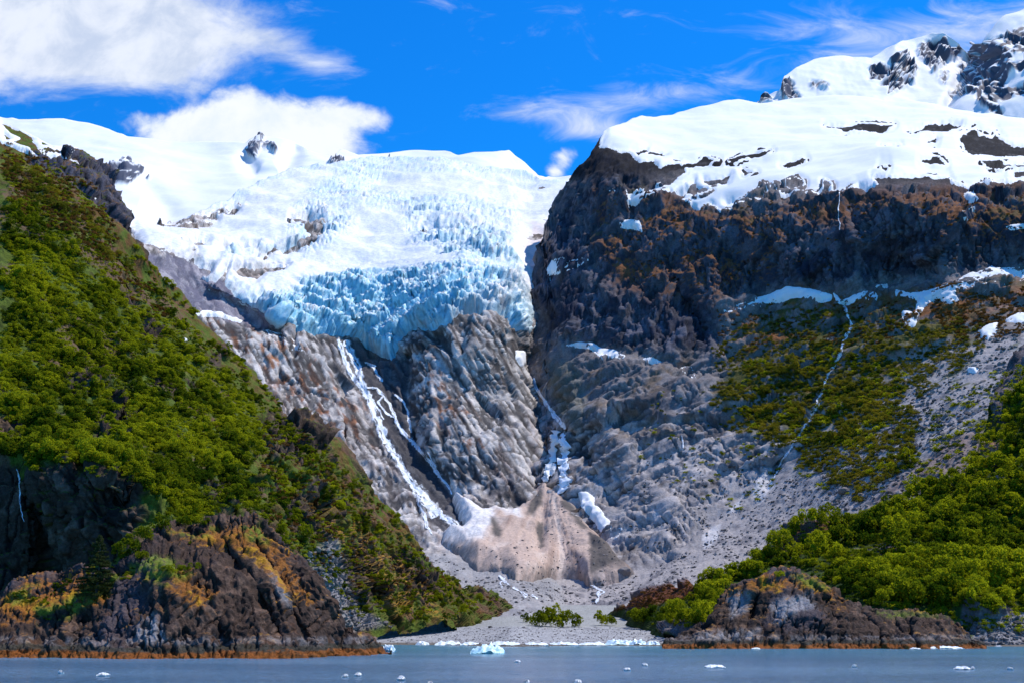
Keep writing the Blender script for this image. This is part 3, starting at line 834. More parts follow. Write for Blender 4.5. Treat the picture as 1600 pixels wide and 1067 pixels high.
P = rt.flat
f_cap2 = np.where(rt.back, np.maximum(f_cap, np.where(px > 940, 8, -9)), f_cap)
lip = fbm(stretch(P, .12, 5, 1.5), 30, 3, 191) * 1.6 + fbm(P, 110, 3, 193) * 6
cap, _, _ = rt.patch('summit_snow', f_cap2, 5.0, M_snow, plain_snow, soft=5, sink=2, relief=lip, margin=5)
tag(cap, 'wide smooth white snow sheet on the rounded shoulder above the dark blue cliffs', 'snow sheet')
e_r = 1.8 * fbm(P, 11, 3, 195)
small_snows(rt, None, [
    ([(862, 408), (880, 402), (884, 410), (905, 404), (922, 404), (905, 416), (885, 424), (868, 430), (850, 428)], 'white snow wedge where the dark cliff meets the glacier edge'),
    ([(968, 348), (985, 343), (1000, 346), (1004, 364), (990, 358), (968, 357)], 'small isolated snow patch high on the dark left end of the cliff'),
    ([(950, 297), (958, 295), (962, 300), (952, 300)], 'tiny snow dot on the dark cliff under the left end of the cap'),
    ([(1128, 485), (1150, 478), (1180, 466), (1205, 460), (1228, 448), (1250, 450), (1275, 454), (1300, 462), (1298, 470), (1284, 474), (1262, 466), (1240, 466), (1215, 474), (1190, 474), (1165, 482), (1135, 489)], 'long snow band along the foot of the cliff, left of the stream head'),
    ([(1302, 458), (1316, 470), (1330, 464), (1352, 455), (1358, 454), (1345, 468), (1325, 478), (1308, 475)], 'curved snow band just above the stream head'),
    ([(1368, 447), (1386, 444), (1388, 450), (1372, 450)], 'tiny snow bar between the two long snow bands'),
    ([(1364, 456), (1372, 462), (1366, 476), (1358, 470), (1352, 466)], 'small broken snow tongue on red brown heath'),
    ([(1398, 452), (1420, 458), (1450, 455), (1480, 444), (1505, 434), (1540, 420), (1600, 418), (1720, 420), (1720, 436), (1600, 438), (1550, 440), (1520, 448), (1490, 456), (1498, 470), (1480, 476), (1465, 466), (1448, 476), (1436, 492), (1430, 510), (1418, 512), (1408, 490), (1412, 486), (1430, 490), (1434, 470), (1420, 464), (1400, 462)], 'largest lower snow band, forked and reaching the right end of the cliff foot'),
    ([(1528, 518), (1545, 508), (1560, 505), (1558, 520), (1545, 530), (1534, 530)], 'rounded snow patch below the forked band near the right end'),
    ([(1568, 502), (1590, 490), (1640, 484), (1640, 500), (1590, 506)], 'slanting snow strip above the rocky spur at far right'),
    ([(885, 540), (905, 535), (925, 536), (940, 545), (958, 546), (978, 556), (975, 560), (950, 558), (935, 556), (925, 546), (900, 542)], 'ragged snow patch on the dark ledge right of the gorge'),
    ([(1002, 560), (1020, 558), (1034, 566), (1015, 568)], 'small flat snow patch on the ledge in the middle of the grey cliffs'),
    ([(1064, 574), (1080, 572), (1086, 590), (1078, 588), (1066, 580)], 'drop shaped snow patch at the top of the folded grey rocks'),
    ([(1512, 576), (1528, 576), (1524, 582), (1514, 581)], 'small snow fleck among boulders on the upper scree'),
    ([(1570, 354), (1600, 350), (1600, 358), (1578, 360)], 'snow fleck on reddish heath below the cap at far right'),
    ([(1505, 305), (1520, 300), (1530, 312), (1515, 318)], 'snow remnant just under the cap on reddish rock'),
    ([(1500, 332), (1525, 322), (1522, 330), (1504, 336)], 'thin slanting snow fleck under the cap on reddish rock'),
    ([(955, 826), (975, 824), (965, 838), (955, 845)], 'pinkish snow remnant beside the clean slab at the cone edge'),
    ([(965, 890), (978, 880), (974, 892)], 'tiny snow scrap at the right foot of the debris cone'),
], e_r, thick=3.2)
small_snows(rt, None, [
    ([(903, 768), (918, 771), (928, 778), (930, 790), (942, 800), (952, 815), (955, 838), (946, 838), (925, 812), (910, 795)], 'clean white snow slab right of the brown debris cone'),
], 2.2 * e_r, thick=3.4)

# ================================================================ debris cone of dirty snow between both walls
cone_poly = [(690, 838), (700, 828), (718, 835), (724, 828), (712, 800), (708, 780), (713, 772), (735, 786), (758, 800), (775, 792), (795, 802), (808, 796), (830, 778), (840, 762), (852, 752), (866, 760), (880, 770),
             (892, 782), (905, 800), (918, 822), (938, 842), (956, 862), (972, 882), (990, 893), (960, 905), (935, 912), (922, 914), (905, 905), (885, 903), (860, 900), (835, 906), (805, 908), (785, 896), (745, 894), (722, 880), (705, 862), (690, 852)]
U, V = np.meshgrid(np.arange(675, 1010, 1.5), np.arange(925, 735, -1.5))
Dm = np.minimum(head.depth(U, V), np.where(U < 832, 9e9, rt.depth(np.maximum(U, 832), V)))
Dm = tps([(float(U[i, j]), float(V[i, j]), float(Dm[i, j])) for i in range(4, U.shape[0], 22) for j in range(4, U.shape[1], 26)])(U, V)
P0 = pt(U, V, Dm); Pf = P0.reshape(-1, 3)
f = sdf(U.ravel(), V.ravel(), cone_poly) + 2.5 * fbm(Pf, 14, 3, 201)
lobe = 3 * np.exp(-((U.ravel() - (872 + (V.ravel() - 770) * .25)) / 42) ** 2) + 5 * np.exp(-((U.ravel() - 740) / 34) ** 2)
off = (.66 + .34 * sstep(V.ravel(), 745, 840)) * np.where(f > 0, 11 * np.sqrt(np.clip(f / 14, 0, 1)) + lobe * sstep(f, 0, 40), f * 2.5) + (fbm(Pf, 26, 4, 203) * 4.0 + fbm(Pf, 4, 2, 204) * .8) * sstep(f, 0, 6)
gap, _ = seg_dist(U.ravel(), V.ravel(), [(868, 770), (852, 820), (842, 860), (838, 880)])
off -= 3 * np.exp(-(gap / 9) ** 2) * sstep(f, 0, 10)
Nn = grid_normals(P0).reshape(-1, 3)
Vc = Pf + Nn * off[:, None]
rr_ = np.hypot(U.ravel() - 868, V.ravel() - 690); th_ = np.arctan2(U.ravel() - 868, V.ravel() - 690)
nrad = fbm(np.stack([th_ * 9, rr_ / 90, 0 * rr_], 1), 1, 4, 206, .6)
na = fbm(Pf, 20, 4, 205); nb = fbm(Pf, 5, 3, 207); nst = nrad
Vc = Vc + Nn * (nrad * 1.4 * sstep(f, 2, 16))[:, None]
ux, vx = U.ravel(), V.ravel()
clean = sstep(union(sdf(ux, vx, [(700, 770), (740, 785), (775, 815), (772, 832), (755, 870), (735, 870), (690, 850), (690, 830), (720, 825)]), sdf(ux, vx, [(755, 790), (800, 800), (808, 826), (780, 815)])) + 10 * na, -10, 6)
dk = sstep(union(sdf(ux, vx, [(830, 782), (855, 772), (850, 800), (832, 825), (815, 822)]), sdf(ux, vx, [(834, 842), (850, 830), (848, 880), (836, 878)]), sdf(ux, vx, [(926, 850), (950, 858), (990, 893), (925, 912)]), sdf(ux, vx, [(768, 830), (788, 850), (785, 868), (770, 860)]), sdf(ux, vx, [(880, 775), (905, 800), (935, 850), (915, 850), (890, 810)])) + 7 * na, -2, 6)
col = colmix(np.repeat(C3(.52, .385, .31)[None], len(Pf), 0), (C3(.80, .76, .73), clean * .95), (C3(.24, .15, .115), sstep(nst + na * .3, .05, .45) * .55 * (1 - .6 * clean)), (C3(.11, .095, .085), dk * .97), (C3(.66, .54, .46), sstep(-nst + na * .4, .1, .4) * (1 - dk) * .6), (C3(.22, .19, .17), sstep(9 - f, 0, 9) * sstep(nb, -.2, .2) * .8), (C3(.12, .11, .11), sstep(nb, .50, .62) * (1 - .7 * clean)))
keep = f > -5
Fq = grid_faces(*U.shape); Fq = Fq[keep[Fq].any(1)]
ids = np.unique(Fq); mpx = np.full(len(f), -1); mpx[ids] = np.arange(len(ids))
cone = mesh_obj('debris_cone', Vc[ids], mpx[Fq], M_dirty, {'col': col[ids]})
tag(cone, 'large pinkish brown fan of dirty avalanche snow at the foot of the rock wall', 'avalanche cone')

# ================================================================ LEFT MOUNTAIN (green slope)
lt_top = [(-120, 150), (-40, 178), (0, 190), (20, 200), (45, 213), (80, 232), (110, 236), (125, 238), (138, 250), (152, 264), (168, 284), (180, 298), (188, 312), (194, 332), (198, 352), (203, 375), (212, 395),
          (224, 414), (240, 434), (256, 452), (275, 468), (296, 488), (306, 505), (325, 522), (345, 540), (370, 568), (390, 590), (410, 612), (438, 640), (470, 668), (495, 686), (520, 700), (545, 722), (570, 752),
          (590, 778), (605, 800), (622, 825), (645, 855), (662, 878), (690, 902), (720, 920), (755, 938), (790, 952), (815, 962)]
lt_ctrl = [(-120, 1005, 290), (0, 1005, 300), (200, 1005, 302), (400, 1005, 310), (540, 986, 430), (560, 1010, 440), (600, 979, 485), (700, 1005, 510), (650, 976, 505), (740, 970, 565), (812, 1000, 640), (815, 960, 660),
           (-120, 730, 318), (0, 735, 322), (60, 745, 320), (150, 735, 316), (215, 775, 318), (100, 880, 308), (0, 880, 309), (200, 900, 308), (250, 860, 318),
           (-120, 600, 355), (0, 600, 375), (0, 450, 440), (0, 330, 510), (0, 190, 640), (-120, 160, 620), (100, 600, 395), (100, 400, 490), (110, 240, 630), (200, 640, 410), (190, 330, 610), (200, 450, 540),
           (260, 460, 600), (300, 560, 520), (300, 700, 400), (350, 545, 600), (350, 800, 350), (420, 620, 580), (400, 760, 400), (450, 900, 345), (500, 690, 560), (500, 800, 440), (490, 900, 400), (540, 900, 455), (590, 780, 610), (590, 870, 520),
           (650, 930, 535), (660, 878, 620), (740, 945, 610), (790, 952, 650)]
lt = Surf(-110, 812, 1.75, [(-110, 1008), (400, 1008), (500, 1004), (540, 1004), (600, 998), (700, 994), (812, 982)], lt_top, lt_ctrl, back=(9, 1.5, 0.8),
          carve=[([(240, 700), (215, 660), (180, 560)], 12, 6), ([(300, 830), (240, 780), (225, 820)], 12, 10), ([(60, 760), (70, 920)], 13, 6), ([(92, 745), (150, 735), (205, 770), (210, 850)], 20, -5),
                 ([(520, 790), (560, 860), (600, 930)], 9, 5), ([(455, 690), (500, 705)], 14, -7), ([(350, 740), (420, 800), (470, 870)], 14, 5)])
P = lt.flat; px, py = lt.px, lt.py
LROCK = [[(90, 745), (110, 732), (150, 734), (185, 745), (205, 765), (212, 800), (215, 850), (180, 870), (60, 960), (-120, 1010), (-120, 735), (0, 735), (40, 740)],
         [(40, 245), (60, 262), (100, 282), (130, 310), (160, 345), (190, 380), (215, 420), (200, 300), (180, 280), (125, 238), (90, 250)], [(160, 600), (185, 605), (205, 640), (208, 665), (190, 660), (172, 635)], [(168, 680), (200, 690), (240, 725), (235, 745), (200, 720)],
         [(410, 650), (450, 640), (490, 660), (505, 700), (480, 720), (420, 715), (405, 690)], [(300, 760), (350, 755), (375, 785), (360, 812), (320, 800)], [(0, 650), (40, 655), (60, 690), (20, 700), (0, 690)], [(100, 590), (140, 585), (145, 620), (110, 625)],
         [(520, 880), (545, 855), (580, 860), (600, 930), (580, 945), (545, 945), (530, 920)], [(620, 880), (650, 885), (672, 930), (660, 950), (630, 930)], [(420, 780), (480, 775), (520, 800), (500, 850), (450, 840)], [(330, 545), (345, 560), (340, 580), (320, 570)],
         [(190, 440), (215, 460), (240, 520), (225, 530), (200, 480)], [(215, 500), (250, 520), (250, 545), (220, 535)], [(240, 590), (275, 600), (270, 620), (245, 610)], [(290, 600), (315, 590), (315, 612), (295, 615)], [(120, 660), (200, 640), (180, 700), (130, 700)]]
n1 = fbm(P, 22, 4, 301); n3 = fbm(P, 5, 4, 303); n4 = fbm(P, 60, 3, 305)
f_r = union(*[sdf(px, py, q) for q in LROCK]) + 14 * n1 + 6 * n3
lowz = sstep(sdf(px, py, [(330, 720), (480, 690), (600, 790), (800, 950), (800, 1000), (500, 1000), (430, 860)]) + 15 * n1, -25, 25)
rk = sstep(f_r, -10, 8)
rib = fbm(stretch(P, math.radians(-50), 3), 22, 4, 317, ridged=True)
macro = (6 * fbm(P, 60, 3, 319) + 4.5 * rib * (1 - rk)) * sstep(py, 200, 330)
big, _, _ = facets(stretch(P, math.radians(125), 1.5), 20, 311, 1.0)
h = (rk * .9 + .25 + lowz * .4) * big * 4.6
keepq = {}


def lt_post(Q):
    mid, mg, mr = facets(stretch(Q, math.radians(112), 1.8), 7, 313, 1.1); sm, _, _ = facets(Q, 2.6, 315, 1.1)
    j = np.maximum(cracks(Q, math.radians(95), 4, 5, 341, .12), cracks(Q, math.radians(125), 3.4, 5, 343, .12))
    keepq.update(mr=mr, j=j)
    return (rk * .9 + .2 + lowz * .7) * (mid * 2.6 + sm * .9 - j * 1.0) + .4 * fbm(Q, 2.5, 3, 321)


lt.displace(h, macro, lt_post)
mr = keepq['mr']
P = lt.Q; n1 = fbm(P, 22, 4, 301); n3 = fbm(P, 5, 4, 303)
qx, qy, nz = lt.qx, lt.qy, lt.qn[:, 2]
upper = sstep(qy - qx * .9 + 60 * n1, 330, 190)
ground = colmix(np.repeat(C3(.085, .115, .016)[None], len(P), 0), (C3(.026, .038, .008), sstep(n3, -.05, .25) * .75), (C3(.16, .075, .028), np.clip(upper * .95 + lowz * .55, 0, 1) * sstep(n3 + n1 * .5, -.25, .25)), (C3(.15, .14, .03), sstep(n1, .15, .4) * .5), (C3(.13, .075, .055), sstep(n4 + n3 * .4, .25, .45) * .7))
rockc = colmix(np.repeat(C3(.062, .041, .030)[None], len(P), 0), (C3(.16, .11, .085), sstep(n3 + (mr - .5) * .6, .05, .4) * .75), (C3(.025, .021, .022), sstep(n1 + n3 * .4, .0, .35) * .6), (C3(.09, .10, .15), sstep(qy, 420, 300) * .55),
               (C3(.17, .10, .05), sstep(nz, .55, .8) * sstep(n3, -.1, .3) * .6), (C3(.015, .013, .014), keepq['j'] * .85))
scr = sstep(sdf(qx, qy, [(455, 890), (500, 880), (560, 950), (600, 975), (540, 985), (470, 940)]) + 10 * n1, -8, 8) + sstep(sdf(qx, qy, [(500, 840), (530, 845), (550, 930), (520, 935)]) + 8 * n1, -6, 6)
moss = sstep(sdf(qx, qy, [(480, 770), (530, 790), (660, 900), (700, 970), (600, 960), (560, 870), (500, 820)]) + 14 * n1, -10, 12) * sstep(n3 + nz * .8, .35, .75)
rm = sstep(f_r + lowz * 17 * sstep(n3, -.35, .2), -2, 3) * (1 - .85 * sstep(nz + n3 * .3, .66, .85) * (1 - lowz * .4))
bands = sstep(fbm(stretch(P, math.radians(-50), 4), 12, 3, 351) + .4 * n3, .12, .34)
col = colmix(ground, (C3(.15, .085, .055), bands * .8), (rockc, rm), (C3(.26, .235, .235), scr * .85), (C3(.42, .22, .03), moss * .75))
lt.build('left_mountain', M_ground, {'col': col}); tag(lt.obj, kind='structure')
P = lt.flat
e_l = 1.6 * fbm(P, 6, 3, 323)
lcap = sdf(lt.qx, lt.qy, [(-120, 140), (0, 180), (60, 215), (120, 236), (100, 244), (112, 250), (136, 257), (128, 257), (100, 248), (86, 252), (66, 240), (52, 224), (42, 214), (20, 222), (45, 232), (58, 246), (30, 235), (0, 225), (-120, 215)]) + 3 * fbm(P, 9, 3, 325)
for q in [[(0, 192), (20, 198), (50, 215), (53, 222), (36, 218), (15, 208)], [(64, 222), (78, 224), (80, 228), (66, 227)], [(5, 210), (18, 218), (10, 220)]]:
    lcap = np.minimum(lcap, -(sdf(lt.qx, lt.qy, q) + 1.5 * fbm(P, 6, 2, 327)))
lcap = np.where(lt.back, np.where(lt.px < 120, 6, -9), lcap)
o, _, _ = lt.patch('snow_patch', lcap, 1.6, M_snow, plain_snow, soft=3, sink=1.0, margin=4)
tag(o, 'melting snow with dark gaps on the crest of the green left ridge', 'snow patch', 'snow patches left on the rock')
small_snows(lt, None, [([(142, 308), (148, 307), (155, 311), (150, 313)], 'lone snow speck on the dark crag of the green ridge'),
                       ([(277, 529), (284, 527), (296, 531), (290, 534), (280, 533)], 'small pale snow speck among bushes halfway down the green ridge')], e_l, thick=.8)

# ================================================================ RIGHT HILL (green)
rh_top = [(930, 975), (950, 962), (965, 950), (990, 936), (1010, 926), (1040, 915), (1078, 912), (1100, 905), (1130, 893), (1160, 884), (1200, 860), (1232, 834), (1245, 822), (1270, 816), (1300, 806), (1350, 798), (1400, 786), (1430, 778), (1470, 760), (1500, 734),
          (1520, 708), (1538, 665), (1552, 622), (1560, 600), (1575, 572), (1590, 552), (1605, 540), (1650, 490), (1720, 430)]
rh = Surf(930, 1720, 1.9, [(930, 985), (1000, 992), (1050, 1003), (1500, 1012), (1720, 1016)], rh_top, [
    (930, 985, 600), (930, 972, 590), (1000, 990, 490), (1000, 974, 500), (1050, 1003, 425), (1050, 984, 440), (1200, 1010, 405), (1350, 1010, 402), (1500, 1012, 398), (1720, 1016, 392),
    (950, 963, 610), (1010, 926, 570), (1078, 912, 530), (1160, 884, 515), (1245, 822, 540), (1350, 798, 550), (1450, 768, 555), (1520, 708, 575), (1560, 600, 620), (1605, 540, 640), (1720, 430, 660),
    (1000, 955, 520), (1150, 930, 465), (1300, 900, 460), (1450, 880, 460), (1600, 800, 490), (1600, 700, 540), (1600, 900, 440), (1720, 850, 450), (1330, 860, 490), (1280, 850, 500), (1500, 950, 412), (1350, 958, 408), (1150, 975, 412)], back=(9, 1.5, .8))
P = rh.flat; px, py = rh.px, rh.py
n1 = fbm(P, 22, 4, 401); n3 = fbm(P, 5, 4, 403)
RR = [[(1320, 856), (1350, 850), (1410, 862), (1425, 880), (1400, 882), (1360, 872), (1330, 872)], [(1235, 826), (1280, 810), (1305, 805), (1300, 825), (1255, 850), (1225, 865), (1215, 855)], [(960, 952), (1010, 922), (1075, 908), (1085, 935), (1010, 950)],
      [(1550, 640), (1558, 600), (1600, 540), (1680, 500), (1640, 570), (1580, 620), (1560, 660)], [(1530, 690), (1575, 690), (1550, 730), (1535, 720)], [(1430, 880), (1410, 920), (1380, 900)], [(1500, 930), (1570, 940), (1600, 960), (1600, 985), (1500, 990)], [(1030, 975), (1110, 970), (1120, 1000), (1040, 1000)]]
f_r = union(*[sdf(px, py, q) for q in RR]) + 9 * n1 + 5 * n3
big, _, _ = facets(P, 18, 411); mid, _, mr = facets(P, 6.5, 413); rk = sstep(f_r, -6, 6)
h = (rk + .2) * (big * 3.5 + mid * 1.8) + .4 * fbm(P, 2.5, 3, 415)
rh.displace(h, 7 * fbm(P, 45, 3, 417))
qx, qy = rh.qx, rh.qy
red = sstep(sdf(qx, qy, [(955, 955), (1010, 920), (1080, 904), (1090, 930), (1020, 945)]) + 5 * n3, -3, 4) + sstep(sdf(qx, qy, [(1220, 865), (1232, 828), (1310, 800), (1320, 815), (1260, 850)]) + 6 * n3, -3, 4) * .8
ground = colmix(np.repeat(C3(.045, .07, .013)[None], len(P), 0), (C3(.025, .036, .010), sstep(n3, -.1, .3) * .8), (C3(.16, .08, .03), sstep(n1, .2, .45) * .7))
rockc = colmix(np.repeat(C3(.15, .12, .12)[None], len(P), 0), (C3(.25, .21, .20), sstep(n3 + (mr - .5) * .5, 0, .3)), (C3(.05, .045, .05), sstep(n1, .1, .4) * .7))
col = colmix(ground, (rockc, sstep(f_r, -2, 3)), (C3(.15, .048, .018), red * .9), (C3(.30, .17, .11), sstep(sdf(qx, qy, [(1528, 692), (1578, 684), (1545, 735), (1530, 725)]) + 4 * n3, -2, 3)),
             (C3(.27, .25, .245), sstep(sdf(qx, qy, [(1520, 968), (1600, 955), (1720, 955), (1720, 1010), (1520, 1010)]) + 6 * n3, -4, 4)))
rh.build('right_hill', M_ground, {'col': col}); tag(rh.obj, kind='structure')

# ================================================================ BEACH and valley floor
bh = Surf(400, 1720, 2.4, [(400, 1018), (1720, 1018)], [(400, 945), (1720, 945)], [
    (400, 1018, 370), (800, 1018, 372), (1720, 1018, 372), (400, 1009, 390), (800, 1007.5, 393), (1200, 1008, 392), (1720, 1009, 388), (400, 985, 430), (800, 984, 436), (1200, 984, 436), (1720, 985, 430),
    (400, 975, 500), (800, 974, 520), (1720, 975, 480), (400, 945, 760), (800, 945, 760), (1720, 945, 700)], vstep=1.0, back=(4, 1.4, 0.2))
P = bh.flat
n3 = fbm(P, 2.5, 4, 501); n1 = fbm(P, 14, 3, 503)
sm, _, mr = facets(P, 1.6, 505)
bh.displace(.18 * sm + .25 * n1 + .1 * n3)
zz = bh.Q[:, 2]
col = colmix(np.repeat(C3(.34, .335, .335)[None], len(P), 0), (C3(.20, .195, .20), sstep(n3 + (mr - .5) * .6, -.05, .3) * .8), (C3(.42, .41, .40), sstep(n1, .05, .35) * .5), (C3(.10, .075, .045), sstep(.9 - zz + .3 * n3, 0, .5) * .85), (C3(.30, .30, .27), sstep(zz, 5.6, 6.4) * .6))
bh.build('beach', surf_mat('beach_gravel', .9, .15, 2.5, .2, (.6, 1.4), fscale=3.0), {'col': col}); tag(bh.obj, kind='structure')


# ================================================================ ROCK HEADLANDS by the water
def headland(name, spec, label):
    s = Surf(*spec['x'], spec['step'], spec['bot'], spec['top'], spec['ctrl'], back=(10, 1.45, 1.1), carve=spec['carve'])
    P = s.flat; px, py = s.px, s.py; sd = spec['seed']
    dr_ = math.radians(spec['dir'])
    big, bgap, _ = facets(stretch(P, dr_, 1.8), 9, sd + 5, 1.0, .4)
    kq = {}

    def post(Q):
        mid, mg, mr = facets(stretch(Q, dr_ - .15, 2.2), 3.2, sd + 7, 1.0, .35)
        sm, _, _ = facets(stretch(Q, dr_, 1.6), 1.1, sd + 9, 1.0)
        strat = fbm(stretch(Q, dr_, 6), 1.5, 3, sd + 11, ridged=True)
        jn = np.maximum(cracks(Q, dr_, 2.0, 7, sd + 15, .13), .8 * cracks(Q, dr_ - 1.05, 2.4, 5, sd + 17, .10))
        kq.update(mr=mr, strat=strat, jn=jn)
        return mid * .6 + sm * .24 - jn * .7 + strat * .55

    s.displace(big * 1.45 + 1.0 * fbm(stretch(P, dr_, 3), 5, 3, sd + 19, ridged=True), 1.2 * fbm(P, 22, 3, sd + 13), post)
    mr, strat, jn = kq['mr'], kq['strat'], kq['jn']
    P = s.Q
    n1 = fbm(P, 9, 4, sd + 1); n3 = fbm(P, 2.2, 4, sd + 3); n4 = fbm(P, 26, 3, sd + 4)
    qx, qy, nz, z = s.qx, s.qy, s.qn[:, 2], s.Q[:, 2]
    rock = colmix(np.repeat(C3(.060, .036, .025)[None], len(P), 0), (C3(.16, .10, .070), sstep(n3 + (mr - .5) * .7, .02, .38) * .65), (C3(.022, .018, .018), sstep(strat + n1 * .6, .35, .8) * .6), (C3(.09, .08, .10), sstep(n4, 0, .35) * .5),
                  (C3(.38, .37, .38), sum(sstep(sdf(qx, qy, q) + 12 * n1 + 6 * n3, -3, 10) for q in spec['pale']) * .6))
    rock = colmix(rock, (C3(.015, .012, .012), jn * .85))
    mossz = np.clip(union(*[sstep(sdf(qx, qy, q) + 16 * n1, -12, 14) for q in spec['moss']]), 0, 1)
    greenz = np.clip(union(*[sstep(sdf(qx, qy, q) + 8 * n1, -5, 8) for q in spec['green']]), 0, 1)
    m = sstep(mossz * .8 + (nz - .5) * .9 + n3 * .8 + n1 * .5, .42, .95)
    rock = colmix(rock, (C3(.27, .10, .014), m * .85), (C3(.42, .22, .012), m * sstep(n1 + n3 * .5, .12, .45) * .8), (C3(.15, .19, .018), greenz * sstep(n3 + n1, -.3, .2) * .9), (C3(.13, .06, .03), sstep(n1 - n3 * .5, .18, .4) * .5 * (1 - m)))
    wn = .5 * n1 + .3 * n3
    rock = colmix(rock, (C3(.26, .24, .235), sstep(3.8 - z + wn, 0, .8) * .45 * sstep(n3, -.2, .2)), (C3(.035, .033, .022), sstep(2.2 - z + wn * 1.6, 0, .35) * .85), (C3(.23, .072, .012), sstep(1.25 - z + wn * 1.3, 0, .3) * .92), (C3(.06, .03, .012), sstep(1.2 - z, 0, .3) * sstep(n3, .1, .3) * .7))
    o = s.build(name, M_rock_near, {'col': rock}); tag(o, label, 'rock headland')
    return s


kl = headland('rock_headland', dict(x=(-90, 612), step=1.15, seed=600, dir=118, bot=[(-90, 1066), (400, 1068), (560, 1058), (612, 1050)],
    top=[(-90, 985), (-30, 958), (0, 942), (18, 925), (40, 908), (62, 899), (90, 894), (112, 893), (130, 891), (150, 895), (170, 893), (185, 888), (205, 875), (228, 850), (246, 832), (265, 824), (290, 822), (318, 820), (335, 812), (360, 809), (398, 808), (412, 816),
         (428, 832), (446, 852), (462, 872), (484, 892), (500, 912), (516, 940), (528, 960), (536, 982), (556, 994), (580, 1003), (600, 1014), (612, 1022)],
    ctrl=[(-90, 1066, 216), (150, 1068, 212), (300, 1068, 213), (500, 1066, 226), (612, 1055, 252), (-90, 1036, 218), (0, 1024, 227), (0, 945, 249), (130, 1026, 223), (120, 894, 255), (150, 935, 245), (250, 1027, 221), (250, 890, 244), (200, 960, 233), (246, 834, 262), (290, 824, 268), (400, 1026, 226), (395, 809, 268), (400, 900, 248), (330, 930, 238), (450, 860, 266),
          (500, 1022, 238), (505, 930, 256), (600, 1019, 262), (540, 990, 258), (450, 960, 243), (560, 1012, 252), (612, 1024, 258), (400, 1040, 219), (160, 1040, 217)],
    carve=[([(345, 830), (362, 868), (400, 920), (440, 1000)], 9, 4.0), ([(400, 850), (440, 920), (478, 1000)], 7, 3.0), ([(300, 900), (330, 960), (360, 1010)], 7, 1.6), ([(205, 895), (150, 950), (115, 1010)], 10, 3.2), ([(250, 900), (280, 950), (250, 1010)], 16, -2.0), ([(60, 920), (70, 1010)], 8, 1.5)],
    pale=[[(215, 970), (245, 955), (262, 985), (270, 1010), (220, 1008), (205, 990)], [(415, 870), (440, 900), (455, 950), (430, 930)]],
    moss=[[(0, 935), (60, 895), (120, 890), (190, 885), (170, 940), (120, 960), (0, 980)], [(250, 830), (400, 805), (440, 850), (470, 890), (380, 860), (330, 850)], [(200, 890), (300, 880), (360, 930), (300, 950), (250, 905), (180, 910)], [(390, 850), (450, 860), (500, 950), (440, 920)]],
    green=[[(55, 950), (110, 935), (180, 890), (200, 900), (110, 965), (60, 975)], [(190, 880), (240, 865), (300, 880), (280, 900), (200, 905)], [(370, 818), (410, 812), (420, 850), (390, 845)], [(260, 830), (330, 818), (350, 828), (300, 842)], [(205, 900), (290, 884), (340, 900), (260, 915)], [(20, 925), (70, 902), (60, 925), (20, 945)]]),
    'tall rust and brown rock headland with a dark spruce, rising from the water')
kr = headland('rock_headland', dict(x=(1036, 1540), step=1.25, seed=650, dir=62, bot=[(1036, 1042), (1540, 1042)],
    top=[(1036, 1012), (1058, 1000), (1075, 990), (1092, 984), (1108, 976), (1118, 962), (1126, 940), (1140, 922), (1152, 914), (1180, 907), (1200, 899), (1225, 896), (1245, 898), (1268, 905), (1290, 914), (1312, 928), (1328, 942), (1345, 952), (1372, 958), (1400, 958), (1430, 960), (1462, 962),
         (1482, 968), (1496, 980), (1508, 996), (1522, 1003), (1540, 1012)],
    ctrl=[(1036, 1042, 332), (1250, 1042, 330), (1540, 1042, 332), (1100, 1020, 338), (1400, 1020, 337), (1060, 1011, 346), (1250, 1011, 343), (1500, 1011, 346), (1250, 900, 372), (1180, 907, 370), (1150, 960, 360), (1260, 968, 351), (1180, 990, 350), (1400, 960, 366), (1350, 990, 352), (1500, 984, 358), (1080, 988, 360), (1300, 930, 368), (1440, 985, 352)],
    carve=[([(1186, 910), (1176, 950), (1166, 985)], 5, 4), ([(1290, 940), (1310, 980), (1312, 1000)], 8, 4), ([(1200, 985), (1230, 968), (1270, 960), (1292, 975)], 6, -1.5), ([(1345, 960), (1372, 985), (1378, 1003)], 5, 3), ([(1430, 965), (1450, 995)], 5, 2), ([(1190, 985), (1200, 1004)], 5, 2.5)],
    pale=[[(1130, 930), (1170, 915), (1170, 950), (1140, 975)], [(1200, 940), (1270, 920), (1280, 950), (1210, 975)], [(1090, 985), (1190, 980), (1180, 1000), (1080, 1000)]],
    moss=[[(1120, 950), (1150, 912), (1230, 892), (1300, 915), (1320, 935), (1240, 915), (1160, 925)]],
    green=[[(1225, 894), (1262, 900), (1300, 918), (1280, 920), (1235, 904)], [(1340, 948), (1400, 955), (1480, 962), (1400, 966)]]),
    'low grey brown humped rock headland with an orange weed line, below the green hillside')

for o in (head.obj, rt.obj, lt.obj, rh.obj, bh.obj, kl.obj, kr.obj, cone, g, sf.obj):
    register(o)

